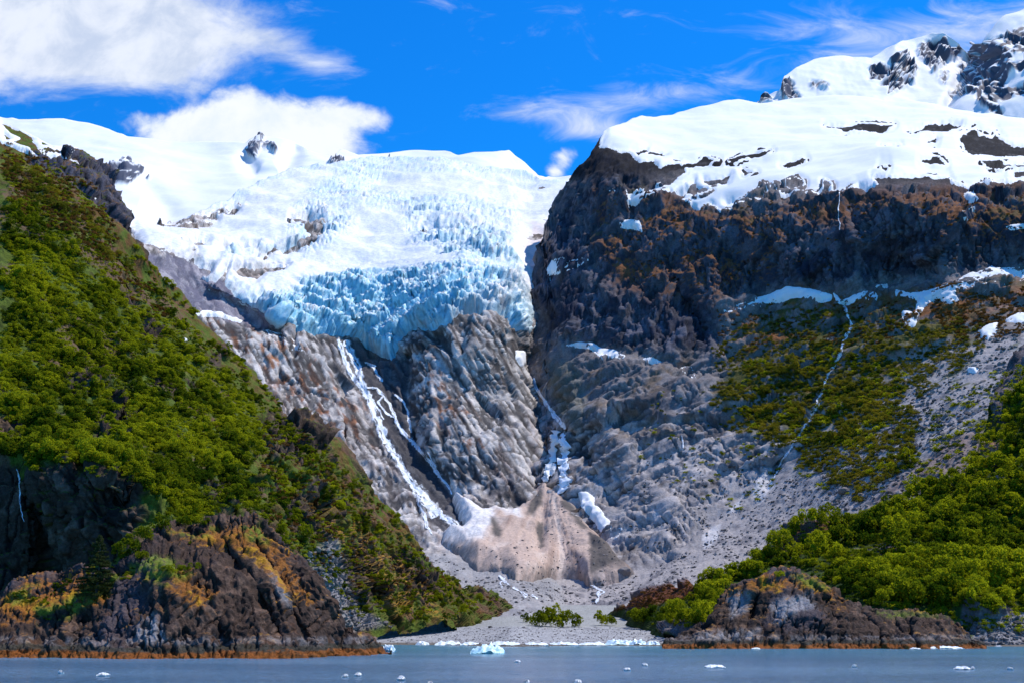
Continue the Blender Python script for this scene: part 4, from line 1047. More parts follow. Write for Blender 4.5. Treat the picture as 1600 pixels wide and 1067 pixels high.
# ================================================================ WATER
ys = [-400.0]
y = 30.0
while y < 440: ys.append(y); y *= 1.0052 if y > 90 else 1.05
ys += [480, 600, 900, 1600, 3000, 6000]
xs = np.concatenate([[-6000, -3000, -1500, -800, -400], np.linspace(-215, 215, 620), [400, 800, 1500, 3000, 6000]])
Xg, Yg = np.meshgrid(xs, np.array(ys))
Pw = np.stack([Xg, Yg, 0 * Xg], -1).reshape(-1, 3)
near = (np.abs(Pw[:, 0]) < 230) * (Pw[:, 1] > 60) * (Pw[:, 1] < 440)
wv = (0.15 * fbm(Pw * np.array([.5, 1, 1]), 2.6, 4, 701, .65) + .07 * fbm(Pw * np.array([.7, 1, 1]), 11, 2, 703)) * near
Pw[:, 2] = wv
m = bpy.data.materials.new('sea_water'); m.use_nodes = True
t = NT(m.node_tree); b = m.node_tree.nodes['Principled BSDF']
geo = t.n('ShaderNodeNewGeometry')
mpn = t.n('ShaderNodeMapping'); mpn.inputs['Scale'].default_value = (.5, 1, 1); t.link(geo.outputs['Position'], mpn.inputs[0])
patchy = t.smooth(t.noise(mpn.outputs[0], .018, 3, .5), .38, .62)
spy = t.n('ShaderNodeSeparateXYZ'); t.link(geo.outputs['Position'], spy.inputs[0])
shore = t.smooth(spy.outputs[1], 170, 340)
c = t.mix(patchy, (.070, .145, .225), (.125, .225, .32))
c = t.mix(t.math('MULTIPLY', shore, .75), c, (.055, .21, .28))
rip_shade = t.smooth(t.noise(mpn.outputs[0], 2.4, 4, .7), .35, .65, .72, 1.3)  # glint and dark troughs of the ripples, put into the base colour
vs = t.n('ShaderNodeVectorMath', operation='SCALE'); t.link(c, vs.inputs[0]); t.link(rip_shade, vs.inputs['Scale'])
t.link(vs.outputs[0], b.inputs['Base Color'])
b.inputs['Roughness'].default_value = .14; b.inputs['IOR'].default_value = 1.33
bp = t.n('ShaderNodeBump'); bp.inputs['Distance'].default_value = .45; bp.inputs['Strength'].default_value = 1
t.link(t.noise(mpn.outputs[0], 1.1, 6, .70), bp.inputs['Height']); t.link(bp.outputs[0], b.inputs['Normal'])
wat = mesh_obj('water', Pw, grid_faces(len(ys), len(xs)), m); tag(wat, kind='structure')

# ================================================================ WATERFALLS
M_fall = surf_mat('falling_water', .5, .5, .8, .4, (.80, 1.1), fscale=.7)
t = NT(M_fall.node_tree)
_pb = [n for n in M_fall.node_tree.nodes if n.type == 'BSDF_PRINCIPLED'][0]
_ea = t.n('ShaderNodeAttribute', attribute_name='film')
_mpf = t.n('ShaderNodeMapping'); _mpf.inputs['Scale'].default_value = (1, 1, .35); t.link(t.n('ShaderNodeNewGeometry').outputs['Position'], _mpf.inputs[0])
t.link(t.smooth(t.math('ADD', _ea.outputs['Fac'], t.math('MULTIPLY', t.math('SUBTRACT', t.noise(_mpf.outputs[0], 1.1, 4, .6), .5), .9)), .10, .60), _pb.inputs['Alpha'])


FILM = []


def ribbon_mesh(path, w0, w1, seed, lift=.7, ragged=.35, only=None, n_across=13):
    """white water following the rock along a path given in photo pixels"""
    r = np.random.default_rng(seed)
    p = np.array(path, float); seg = np.hypot(*(p[1:] - p[:-1]).T); L = np.concatenate([[0], np.cumsum(seg)])
    n = int(L[-1] / 1.5) + 2; s = np.linspace(0, L[-1], n)
    cx = np.interp(s, L, p[:, 0]); cy = np.interp(s, L, p[:, 1])
    q = np.stack([s / 9, np.full(n, seed * 3.1), 0 * s], 1); q2 = np.stack([s / 3.2, np.full(n, seed * 5.1), 0 * s], 1)
    cx = cx + 2.2 * ragged * noise3(q, 5) * 2 + ragged * noise3(q2, 6) * 1.5
    wd = np.interp(s, L, np.interp(L, [0, L[-1]], [w0, w1])) * (1 + ragged * (noise3(q2, 7) * 1.1 + noise3(q, 8)))
    wd = np.maximum(wd, .5) * (1.7 if n_across == 13 else 1.0); wd[0] *= .4; wd[-1] *= .3
    tx = np.gradient(cx); ty = np.gradient(cy); ln = np.hypot(tx, ty); nx, ny = -ty / ln, tx / ln
    V = []; cols = []
    rows = []
    prevD = None
    for i in range(n):
        row = []
        for k in range(n_across):
            a = (k / (n_across - 1) - .5)
            X_, Y_ = cx[i] + nx[i] * a * wd[i], cy[i] + ny[i] * a * wd[i]
            hh = hit(X_, Y_, only)
            D = hh[0].y if hh else (prevD or 1100)
            prevD = D
            row.append((X_, Y_, D))
        rows.append(row)
    R = np.array(rows)
    D = R[:, :, 2]
    for _ in range(2):
        D[1:-1] = np.minimum(D[1:-1], (D[:-2] + D[1:-1] + D[2:]) / 3)
    a = np.linspace(-.5, .5, n_across)
    bulge = (1 - (2 * a) ** 2)
    D = D - lift * (bulge * .6 + .8)[None]
    Vv = pt(R[:, :, 0], R[:, :, 1], D).reshape(-1, 3)
    nn = fbm(stretch(Vv, math.radians(115), 5), 2.2, 3, seed + 40)
    c = colmix(np.repeat(C3(.86, .90, .95)[None], len(Vv), 0), (C3(.42, .47, .55), sstep(nn, .0, .45) * .7))
    SS, AA = np.meshgrid(s, a, indexing='ij')
    stk = fbm(np.stack([SS.ravel() / 15, AA.ravel() * 4.5 + seed, 0 * SS.ravel()], 1), 1, 3, seed + 60).reshape(n, n_across)
    film = (1 - np.abs(2 * AA) ** 1.6) * (.72 + 1.5 * stk)
    FILM.append(film.ravel())
    return Vv, grid_faces(n, n_across), c


def waterfall(label, strands, **kw):
    Vs, Fs, Cs = [], [], []; k = 0; FILM.clear()
    for i, (path, w0, w1) in enumerate(strands):
        V_, F_, C_ = ribbon_mesh(path, w0, w1, len(label) + i * 7, **kw)
        Vs.append(V_); Fs.append(F_ + k); Cs.append(C_); k += len(V_)
    o = mesh_obj('waterfall', np.vstack(Vs), np.vstack(Fs), M_fall, {'col': np.vstack(Cs), 'film': np.concatenate(FILM)})
    tag(o, label, 'waterfall')
    return o


HW = ('valley_headwall', 'right_mountain', 'glacier')
waterfall('main white waterfall, longest and brightest, crossing the dark wet rock from the ice front', [
    ([(528, 530), (534, 548), (540, 566), (550, 585), (562, 602)], 6, 7), ([(540, 531), (548, 552), (560, 575), (566, 600), (578, 622)], 9, 8),
    ([(562, 600), (578, 625), (588, 652), (598, 678), (606, 692)], 8, 11), ([(604, 688), (618, 712), (630, 735), (642, 752), (654, 768)], 9, 9),
    ([(650, 762), (662, 776), (672, 792), (684, 806)], 13, 16), ([(652, 770), (654, 790), (664, 802), (668, 822), (676, 834)], 3, 3), ([(664, 775), (680, 790), (692, 808)], 6, 5), ([(688, 806), (702, 812), (714, 820), (720, 830)], 8, 9), ([(662, 805), (666, 825)], 2.5, 2)], only=HW)
waterfall('braided middle waterfall running just right of the main white one', [
    ([(570, 605), (588, 606), (602, 620), (612, 640), (620, 660), (634, 680), (650, 696)], 3.5, 5), ([(648, 694), (660, 708), (672, 722), (684, 742)], 5, 4), ([(684, 742), (694, 752), (702, 762), (706, 772)], 4, 3),
    ([(600, 618), (590, 628), (604, 646), (616, 652)], 2.5, 2.5), ([(668, 706), (674, 716), (680, 730), (688, 746)], 2.5, 2.5), ([(576, 616), (592, 640), (600, 655)], 2, 2)], only=HW, ragged=.45)
waterfall('short thin upper waterfall dropping under the ice tip', [([(574, 568), (584, 574), (590, 586), (598, 596)], 3, 4), ([(570, 566), (588, 572)], 2.5, 2.5), ([(616, 616), (630, 626), (636, 640), (640, 660), (643, 676)], 2.5, 3.5)], only=HW)
waterfall('narrow waterfall sliding down the gorge between the central slabs and the right mountain', [([(834, 590), (838, 606), (848, 622), (860, 640), (872, 656), (884, 670)], 4, 6)], only=HW, ragged=.3)
waterfall('long winding hillside stream falling from the snow bands through green brush', [
    ([(1318, 478), (1328, 500), (1330, 512), (1320, 530), (1312, 556), (1300, 574), (1290, 592), (1284, 614), (1276, 636)], 4, 4.5), ([(1276, 636), (1262, 660), (1248, 680), (1236, 700)], 3.5, 3), ([(1236, 700), (1222, 718), (1212, 740), (1200, 765)], 2.5, 2), ([(1322, 520), (1308, 560), (1296, 580)], 2, 2)], only=HW, ragged=.5)
waterfall('thin white thread of water down the dark cliff by the left edge', [([(26, 732), (30, 748), (31, 775), (34, 800), (38, 815)], 2.0, 1.2)], only=('left_mountain',), lift=.5)
waterfall('tiny trickle crossing the folded grey rocks in the middle of the right slope', [([(1064, 680), (1067, 692), (1068, 700)], 2, 2)], only=HW, lift=.8)
waterfall('faint water thread high on the dark blue cliff under the snow cap', [([(1312, 300), (1310, 330), (1312, 360)], 1.3, 1.3)], only=HW, lift=.8)
# broken snow and water in the chute above the cone
V_, F_, C_ = ribbon_mesh([(868, 672), (866, 690), (864, 712), (858, 735), (850, 752)], 11, 14, 77, lift=3.0, ragged=.6, only=HW, n_across=11)
V2, F2, C2 = ribbon_mesh([(880, 676), (884, 700), (880, 725), (884, 748), (878, 768)], 9, 12, 78, lift=2.0, ragged=1.2, only=HW, n_across=9)
o = mesh_obj('snow_chute', np.vstack([V_, V2]), np.vstack([F_, F2 + len(V_)]), M_snow, {'col': np.vstack([C_ * .0 + SNOW * .95, C2])}); tag(o, 'narrow chute of old white snow feeding the top of the brown debris cone', 'snow chute')
for lab, strs in (('left braid of the meltwater stream among grey boulders below the debris cone', [([(778, 898), (790, 908), (800, 916), (812, 922), (822, 932)], 3, 3), ([(790, 900), (782, 912), (788, 918)], 2, 2), ([(832, 928), (840, 936)], 3, 3)]),
                  ('right braid of the meltwater stream among grey boulders below the debris cone', [([(924, 914), (938, 920), (934, 934), (930, 942)], 3, 3), ([(938, 920), (944, 924), (936, 930)], 2, 2)])):
    Vs, Fs, Cs = [], [], []; k = 0; FILM.clear()
    for i, (p_, a_, b_) in enumerate(strs):
        V_, F_, C_ = ribbon_mesh(p_, a_, b_, 90 + i + len(lab), lift=1.5, ragged=.9); Vs.append(V_); Fs.append(F_ + k); Cs.append(C_); k += len(V_)
    o = mesh_obj('stream', np.vstack(Vs), np.vstack(Fs), M_fall, {'col': np.vstack(Cs), 'film': np.concatenate(FILM)}); tag(o, lab, 'stream')


# ================================================================ PLANTS
def leaf_material(name, c_dark, c_light, trans=.35):
    m = bpy.data.materials.new(name); m.use_nodes = True
    t = NT(m.node_tree); t.t.nodes.clear()
    out = t.n('ShaderNodeOutputMaterial')
    oi = t.n('ShaderNodeObjectInfo'); at = t.n('ShaderNodeAttribute', attribute_name='tone')
    v = t.math('ADD', t.math('MULTIPLY', t.math('POWER', oi.outputs['Random'], 1.4), .65), t.math('MULTIPLY', at.outputs['Fac'], .35))
    big = t.smooth(t.noise(t.n('ShaderNodeNewGeometry').outputs['Position'], .035, 3, .6), .36, .64, -.30, .38)
    v = t.math('ADD', v, big, clamp=True)
    c = t.mix(v, c_dark, c_light)
    d = t.n('ShaderNodeBsdfDiffuse'); tr = t.n('ShaderNodeBsdfTranslucent'); mx = t.n('ShaderNodeMixShader')
    mx.inputs[0].default_value = trans
    t.link(c, d.inputs[0]); t.link(t.mix(1.0, c, (1.5, 1.45, .6), 'MULTIPLY'), tr.inputs[0])
    t.link(d.outputs[0], mx.inputs[1]); t.link(tr.outputs[0], mx.inputs[2]); t.link(mx.outputs[0], out.inputs[0])
    return m


M_leaf = leaf_material('alder_leaves', (.034, .066, .006), (.32, .34, .016), .48)
M_olive = leaf_material('olive_brush', (.10, .11, .014), (.27, .22, .025), .35)
M_brown = leaf_material('brown_brush', (.12, .058, .020), (.24, .125, .035), .25)
M_spruce = leaf_material('spruce_needles', (.022, .040, .016), (.085, .095, .026), .2)
M_bark = bpy.data.materials.new('bark'); M_bark.use_nodes = True
_b = M_bark.node_tree.nodes['Principled BSDF']; _t = NT(M_bark.node_tree); _b.inputs['Roughness'].default_value = .9
_t.link(_t.mix(_t.noise(_t.n('ShaderNodeNewGeometry').outputs['Position'], 6, 4), (.05, .035, .025), (.13, .10, .08)), _b.inputs['Base Color'])


def leaf_tris(centers, size, r, aspect=1.0):
    n = len(centers)
    a = r.normal(size=(n, 3)); a /= np.linalg.norm(a, axis=1)[:, None]
    b = np.cross(a, r.normal(size=(n, 3))); b /= np.linalg.norm(b, axis=1)[:, None]
    s = (size * r.uniform(.6, 1.35, n))[:, None]
    v = np.stack([centers + a * s, centers - a * s * .5 + b * s * .75 * aspect, centers - a * s * .5 - b * s * .75 * aspect], 1)
    return v.reshape(-1, 3)


def bush_mesh(name, seed, nleaf, mat, squat=1.0, leaf=.06):
    r = np.random.default_rng(seed)
    nb = r.integers(7, 12)
    ang = r.uniform(0, 6.28, nb); rad = np.sqrt(r.uniform(0, 1, nb)) * .62
    bc = np.stack([rad * np.cos(ang), rad * np.sin(ang), squat * (.22 + r.uniform(0, .70, nb) * (1 - rad * .6))], 1)
    br = r.uniform(.15, .36, nb)
    k = r.integers(0, nb, nleaf)
    d = r.normal(size=(nleaf, 3)); d /= np.linalg.norm(d, axis=1)[:, None]; d[:, 2] = np.where(d[:, 2] < -.5, -d[:, 2], d[:, 2])
    c = bc[k] + d * (br[k] * r.uniform(.55, 1.15, nleaf) ** .6)[:, None]
    V = leaf_tris(c, leaf, r)
    tone = np.repeat(np.clip(.5 + .35 * (r.normal(size=nb)[k]) + r.normal(size=nleaf) * .2, 0, 1), 3)
    me_o = mesh_obj(name, V, np.arange(len(V)).reshape(-1, 3), mat, {'tone': tone}, smooth=False)
    return me_o


def trunk_mesh(name, segs, mat, parent=None):
    V, Fc = [], []
    for (p0, p1, r0, r1) in segs:
        p0, p1 = np.array(p0, float), np.array(p1, float)
        d = p1 - p0; d = d / (np.linalg.norm(d) + 1e-9)
        a = np.cross(d, [0.3, .9, .2]); a /= np.linalg.norm(a); b_ = np.cross(d, a)
        k = len(V)
        for p, rr in ((p0, r0), (p1, r1)):
            for j in range(6):
                th = j * math.pi / 3
                V.append(p + (a * math.cos(th) + b_ * math.sin(th)) * rr)
        for j in range(6):
            Fc.append([k + j, k + (j + 1) % 6, k + 6 + (j + 1) % 6, k + 6 + j])
    return mesh_obj(name, np.array(V), np.array(Fc), mat, None, parent)


def sample_zone(poly, spacing, r, jitter=.9, dens=None):
    p = np.array(poly, float)
    x0, y0 = p.min(0); x1, y1 = p.max(0)
    gx, gy = np.meshgrid(np.arange(x0, x1, spacing), np.arange(y0, y1, spacing * .8))
    gx = gx.ravel() + r.uniform(-.5, .5, gx.size) * spacing * jitter; gy = gy.ravel() + r.uniform(-.5, .5, gy.size) * spacing * jitter
    ok = sdf(gx, gy, poly) > 0
    return gx[ok], gy[ok]


zones = [
    # poly, spacing px, size m (lo,hi), terrain, keep threshold, label, group
    ([(0, 470), (90, 430), (190, 470), (260, 500), (330, 560), (400, 620), (440, 660), (400, 760), (300, 830), (230, 790), (205, 755), (150, 722), (60, 730), (0, 728)], 6, (1.1, 3.7), 'left_mountain', -.16,
     'bright green rounded alder bush on the steep mid slope of the left mountain', 'alder bushes on the left mid slope'),
    ([(0, 300), (60, 330), (120, 370), (190, 440), (240, 500), (200, 520), (90, 460), (0, 480)], 5.8, (1.2, 3.9), 'left_mountain', -.10,
     'yellow green alder bush high on the left mountain below the brown crest', 'alder bushes high on the left mountain'),
    ([(0, 240), (60, 262), (130, 310), (190, 385), (220, 430), (190, 440), (100, 350), (0, 300)], 7.5, (1.4, 3.4), 'left_mountain', .08,
     'sparse olive bush near the brown snowy crest of the left ridge', 'sparse bushes near the left crest'),
    ([(190, 340), (225, 400), (280, 462), (320, 500), (375, 550), (450, 625), (470, 665), (400, 640), (320, 560), (240, 490)], 6.5, (1.5, 3.6), 'left_mountain', -.2,
     'dark green alder bush along the outer edge of the left ridge', 'alder bushes along the left ridge edge'),
    ([(400, 640), (460, 640), (540, 700), (620, 790), (650, 850), (560, 850), (500, 830), (440, 860), (400, 830), (380, 760)], 11, (1.7, 3.4), 'left_mountain', .10,
     'small green bush among brown rocks on the lower left slope', 'bushes among rocks on the lower left slope'),
    ([(500, 770), (560, 800), (612, 828), (600, 850), (540, 820), (495, 790)], 8, (2.0, 3.2), 'left_mountain', -.3,
     'green bush in the dense strip above the orange lichened crags', 'bush strip above the lichened crags'),
    ([(640, 860), (700, 900), (790, 945), (790, 962), (700, 970), (650, 975), (640, 940), (665, 930)], 7.5, (1.6, 3.0), 'left_mountain', -.1,
     'low dark bush on the tapering foot of the left mountain by the beach', 'bushes on the foot of the left mountain'),
    ([(500, 900), (540, 930), (600, 960), (680, 970), (600, 978), (520, 960)], 8.5, (1.4, 2.6), 'left_mountain', .0,
     'low green bush behind the beach under grey boulders', 'low bushes behind the beach'),
    ([(1160, 872), (1200, 850), (1290, 802), (1400, 782), (1480, 752), (1520, 705), (1560, 640), (1610, 560), (1700, 480), (1700, 960), (1560, 960), (1500, 950), (1340, 945), (1290, 905), (1230, 890), (1160, 900)], 10.5, (2.4, 8.0), 'right_hill', -.42,
     'large leafy green bush in the dense thicket covering the right hillside', 'dense thicket on the right hillside'),
    ([(1085, 905), (1120, 882), (1170, 880), (1200, 892), (1140, 915), (1118, 955), (1100, 975), (1040, 978), (975, 976), (1020, 958), (1085, 935)], 9, (2.6, 5.8), 'right_hill', -.5,
     'dark green bush between the red mound and the right rock headland', 'bushes beside the right rock headland'),
    ([(1160, 620), (1230, 560), (1290, 560), (1280, 640), (1230, 690), (1160, 680)], 8.5, (3.0, 6.2), 'right_mountain', -.1,
     'olive green bush left of the hillside stream on the far slope', 'bushes left of the hillside stream'),
    ([(1300, 560), (1380, 560), (1400, 640), (1340, 700), (1280, 710), (1270, 650)], 8.5, (3.0, 6.0), 'right_mountain', -.1,
     'olive green bush right of the hillside stream on the far slope', 'bushes right of the hillside stream'),
    ([(1330, 740), (1400, 700), (1500, 700), (1460, 745), (1380, 770), (1330, 775)], 15, (3.5, 7.0), 'right_mountain', .15,
     'isolated rounded bush on the grey boulder scree above the right hillside', 'isolated bushes on the boulder scree'),
    ([(1130, 690), (1180, 695), (1180, 730), (1120, 730)], 11, (3, 5), 'right_mountain', .1, 'small green tuft on the pale grey slabs of the right slope', 'green tufts on the pale slabs'),
]
extra = [  # hand placed: x, y(base), size m, terrain, label
    (190, 868, 3.4, 'rock_headland', 'bright green bush at the left end of the hedge on the left headland'), (208, 858, 4.2, 'rock_headland', 'large bright green bush in the hedge behind the dark spruce'),
    (228, 846, 4.0, 'rock_headland', 'bright green bush in the middle of the headland hedge'), (246, 832, 3.6, 'rock_headland', 'bright green bush at the right end of the hedge, below the summit'),
    (285, 823, 2.6, 'rock_headland', 'low bush on the left headland summit, leftmost'), (300, 821, 2.6, 'rock_headland', 'low bush in the middle of the left headland summit'), (320, 820, 2.4, 'rock_headland', 'low bush beside the highest knob of the left headland'),
    (218, 875, 2.6, 'rock_headland', 'darker bush just below the headland hedge'), (268, 895, 2.0, 'rock_headland', 'low bush on the grassy ledge, left half of a pair'), (283, 897, 2.0, 'rock_headland', 'low bush on the grassy ledge of the left headland'), (302, 893, 2.2, 'rock_headland', 'rounded bush at the right end of the grassy ledge'),
    (296, 850, .9, 'rock_headland', 'tiny green tuft high on the left headland face'), (1217, 903, 2.6, 'rock_headland.001', 'small dark bush on top of the right rock headland'),
    (472, 845, 5.0, 'left_mountain', 'round dense bush in the rocky gully right of the left headland'), (440, 835, 3.2, 'left_mountain', 'small bush beside the round bush above the gully'), (602, 905, 4.0, 'left_mountain', 'rounded bush on the orange lichened crag above the beach'),
    (838, 978, 4.5, 'beach', 'first low bush from the left on the flat behind the beach'), (852, 978, 5.0, 'beach', 'full green bush on the flat behind the beach'), (868, 979, 5.2, 'beach', 'widest green bush on the flat behind the beach'), (886, 979, 4.6, 'beach', 'green bush right of the widest one behind the beach'),
    (902, 979, 3.8, 'beach', 'fading low bush toward the right behind the beach'), (942, 976, 4.0, 'beach', 'lone bush in front of the brown mound behind the beach'), (958, 977, 3.0, 'beach', 'small bush at the foot of the brown mound'), (820, 972, 2.6, 'beach', 'smallest low bush at the left behind the beach'),
]
variants = [bush_mesh('alder_bush', 800 + i, 1000, M_leaf, 1.0, .06) for i in range(5)]
for v_ in variants: v_.location = (0, -500, -50)
def thicket_label(x_, y_):
    col_ = 0 if x_ < 1330 else (1 if x_ < 1460 else 2)
    top_ = np.interp(x_, [1160, 1250, 1350, 1430, 1480, 1520, 1600], [872, 830, 790, 775, 750, 705, 560])
    row_ = 0 if y_ < top_ + 38 else (2 if y_ > 890 else 1)
    where = [['on the upper hillside edge by the red brown ledge', 'on the right hillside edge, against the grey scree', 'on the steep right slope under the rocky spur'],
             ['around the shaded ledge on the right hillside', 'in the thicket centre, well above the right headland', 'high in the thicket at the right picture edge'],
             ['directly behind the top of the right rock headland', 'just above the low flat rocks right of the headland hump', 'in the thicket just above the far right shore stones']][row_][col_]
    if row_ == 1 and col_ == 2:
        where = 'beside the bare reddish patch on the right slope' if y_ < 735 else ('around the grey boulder half buried in the thicket' if y_ < 800 else ('halfway down the thicket at the right picture edge' if x_ > 1540 else 'halfway down the thicket, left of the shadowed edge clumps'))
    kind_ = ['light leafy bush', 'broad green bush', 'dense dark green bush'][row_]
    return kind_ + ' ' + where, 'thicket ' + where


BARE = {'left_mountain': LROCK, 'right_hill': [RR[0], RR[2], RR[3], RR[4], [(1225, 865), (1238, 832), (1305, 808), (1310, 820), (1262, 850)]]}
recs = []
for poly, spc, sz, terr, thr, label, group in zones:
    gx, gy = sample_zone(poly, spc, rng)
    if terr == 'left_mountain': da, db = (gx + gy) / 1.414 / 46, (gx - gy) / 1.414 / 15     # rows run down the slope
    else: da, db = gx / 34, gy / 20
    big_ = 1.15 * noise3(np.stack([da, db, 0 * gx + 3.3], 1), 9) + .5 * noise3(np.stack([gx / 13, gy / 11, 0 * gx], 1), 10)
    big_ = big_ - .5 * (1 - np.clip(sdf(gx, gy, poly) / 18, 0, 1))
    for x_, y_, b_ in zip(gx, gy, big_):
        if b_ < thr: continue
        hh = hit(x_, y_)
        if not hh or hh[3] != terr: continue
        if terr == 'left_mountain' and hh[1].z < .12: continue
        if terr in BARE and rng.random() < .85 and max(float(sdf(np.array([x_]), np.array([y_]), q)[0]) for q in BARE[terr]) > 1: continue
        s_ = (sz[0] + (sz[1] - sz[0]) * rng.random() ** 1.6) * (.8 + .6 * rng.random())
        lb, gp = label, group
        if 'thicket' in label: lb, gp = thicket_label(x_, y_)
        recs.append((hh[0], s_, s_ / hh[2], lb, gp, hh[1]))
fixed = []
for x_, y_, s_, terr, label in extra:
    hh = hit(x_, y_, (terr,))
    if not hh: hh = hit(x_, y_ + 6, (terr,))
    if hh: fixed.append((hh[0], s_, label))
recs.sort(key=lambda q: -q[2])
# every zone gets some of its own individuals, the rest of the 300 go to the largest ones
N_IND = 300 - len(fixed)
take = []
seen = {}
for i, q in enumerate(recs):
    if seen.get(q[4], 0) < 6: take.append(i); seen[q[4]] = seen.get(q[4], 0) + 1
st = set(take)
for i in range(len(recs)):
    if len(st) >= N_IND: break
    st.add(i)
olive_v = [bush_mesh('olive_bush', 860 + i, 700, M_olive, .95, .07) for i in range(3)]
used = [0] * 5; used_o = [0] * 3


def place_bush(src, flag, k, loc, s, label, group=None):
    if not flag[k]: o = src[k]; flag[k] = 1
    else: o = src[k].copy(); COL.objects.link(o)
    o.location = (loc.x, loc.y, loc.z - .12 * s)
    o.scale = (s, s, s * random.uniform(.95, 1.35)); o.rotation_euler = (0, 0, random.uniform(0, 6.28))
    tag(o, label, 'bush', group)
    return o


rest_g, rest_o = [], []
for i, q in enumerate(recs):
    olive = 'olive' in q[3]
    if i in st:
        if olive: place_bush(olive_v, used_o, i % 3, q[0], q[1] * .95, q[3], q[4])
        else: place_bush(variants, used, i % 5, q[0], q[1] * .85, q[3], q[4])
    else:
        (rest_o if olive else rest_g).append((q[0].x, q[0].y, q[0].z - .1 * q[1], q[1] * .88))
for i, (l_, s_, lab) in enumerate(fixed):
    place_bush(variants, used, i % 5, l_, s_ * (1.35 if 'behind the beach' in lab or 'mound' in lab else .85), lab, None)


def scatter(name, pts, sources, kind='stuff', tilt=0.0, squash=None):
    """ONE object: points that carry instances of the source meshes"""
    A = np.array(pts, float)
    me = bpy.data.meshes.new(name); me.vertices.add(len(A)); me.vertices.foreach_set('co', np.ascontiguousarray(A[:, :3], np.float32).ravel())
    r = np.random.default_rng(len(A))
    rot = np.stack([r.uniform(-tilt, tilt, len(A)), r.uniform(-tilt, tilt, len(A)), r.uniform(0, 6.28, len(A))], 1)
    sc = np.repeat(A[:, 3:4], 3, 1) * (1 if squash is None else r.uniform(squash, 1.25, (len(A), 3)))
    for nm, arr in (('rot', rot), ('scl', sc)):
        a = me.attributes.new(nm, 'FLOAT_VECTOR', 'POINT'); a.data.foreach_set('vector', arr.astype(np.float32).ravel())
    a = me.attributes.new('idx', 'INT', 'POINT'); a.data.foreach_set('value', r.integers(0, len(sources), len(A)).astype(np.int32))
    o = bpy.data.objects.new(name, me); COL.objects.link(o)
    ng = bpy.data.node_groups.new(name, 'GeometryNodeTree')
    ng.interface.new_socket('Geometry', in_out='INPUT', socket_type='NodeSocketGeometry')
    ng.interface.new_socket('Geometry', in_out='OUTPUT', socket_type='NodeSocketGeometry')
    N = ng.nodes; L = ng.links
    gi = N.new('NodeGroupInput'); go = N.new('NodeGroupOutput'); jn = N.new('GeometryNodeJoinGeometry'); ip = N.new('GeometryNodeInstanceOnPoints')
    for so in sources:
        oi = N.new('GeometryNodeObjectInfo'); oi.inputs['Object'].default_value = so; oi.inputs['As Instance'].default_value = True; oi.transform_space = 'ORIGINAL'
        L.new(oi.outputs['Geometry'], jn.inputs[0])
    def attr(nm, typ):
        x = N.new('GeometryNodeInputNamedAttribute'); x.data_type = typ; x.inputs['Name'].default_value = nm; return x.outputs[0]
    ip.inputs['Pick Instance'].default_value = True
    L.new(gi.outputs[0], ip.inputs['Points']); L.new(jn.outputs[0], ip.inputs['Instance'])
    L.new(attr('idx', 'INT'), ip.inputs['Instance Index']); L.new(attr('rot', 'FLOAT_VECTOR'), ip.inputs['Rotation']); L.new(attr('scl', 'FLOAT_VECTOR'), ip.inputs['Scale'])
    L.new(ip.outputs[0], go.inputs[0])
    md = o.modifiers.new('scatter', 'NODES'); md.node_group = ng
    tag(o, kind=kind)
    return o


tb = scatter('thicket', rest_g, variants, squash=.85)
tag(tb, 'mass of smaller green alder bushes covering the slopes', 'bushes')
if rest_o:
    tag(scatter('olive_thicket', rest_o, olive_v, squash=.85), 'mass of smaller olive bushes on the high and far slopes', 'bushes')

# low ground cover, nobody could count it
low_v = [bush_mesh('brown_shrub', 900 + i, 160, M_brown, .6, .14) for i in range(2)]
lowg_v = [bush_mesh('low_shrub', 910 + i, 160, M_leaf, .6, .14) for i in range(2)]
cov_b, cov_g, cov_o = [], [], []
def cover(poly, spc, terr, sz, thr, out, seed, zmin=.25):
    r = np.random.default_rng(seed)
    gx, gy = sample_zone(poly, spc, r)
    nn = noise3(np.stack([gx / 26, gy / 20, 0 * gx + seed], 1), 9) - .55 * (1 - np.clip(sdf(gx, gy, poly) / 22, 0, 1))
    for x_, y_, b_ in zip(gx, gy, nn):
        if b_ < thr: continue
        hh = hit(x_, y_)
        if hh and hh[3] == terr and hh[1].z > zmin:
            s_ = r.uniform(*sz); out.append((hh[0].x, hh[0].y, hh[0].z - .05 * s_, s_))
LTALL = [(0, 230), (120, 245), (200, 380), (300, 495), (500, 692), (640, 860), (790, 955), (690, 975), (560, 975), (430, 860), (300, 830), (205, 755), (0, 730)]
cover(LTALL, 5.0, 'left_mountain', (.8, 1.9), -.25, cov_g, 31)
cover([(0, 220), (130, 260), (215, 420), (300, 520), (260, 520), (150, 420), (0, 320)], 5.5, 'left_mountain', (1.0, 2.2), -.2, cov_b, 32)
cover([(420, 630), (500, 680), (660, 860), (800, 950), (700, 940), (560, 830), (440, 690)], 6, 'left_mountain', (.9, 2.2), -.4, cov_g, 51)
cover([(380, 640), (500, 680), (660, 860), (800, 950), (600, 960), (430, 850)], 5.5, 'left_mountain', (.7, 1.6), -.1, cov_b, 33)
cover([(960, 972), (1020, 956), (1086, 935), (1095, 905), (1600, 560), (1700, 560), (1700, 990), (1100, 990)], 7, 'right_hill', (.9, 2.2), -.4, cov_g, 34)
cover([(955, 955), (1010, 920), (1080, 905), (1090, 930), (1020, 950)], 4, 'right_hill', (.6, 1.2), -.9, cov_b, 35)
cover([(1110, 520), (1250, 480), (1420, 500), (1540, 500), (1560, 540), (1440, 620), (1440, 720), (1340, 790), (1230, 720), (1110, 660)], 5.0, 'right_mountain', (1.4, 3.6), -.3, cov_o, 36)
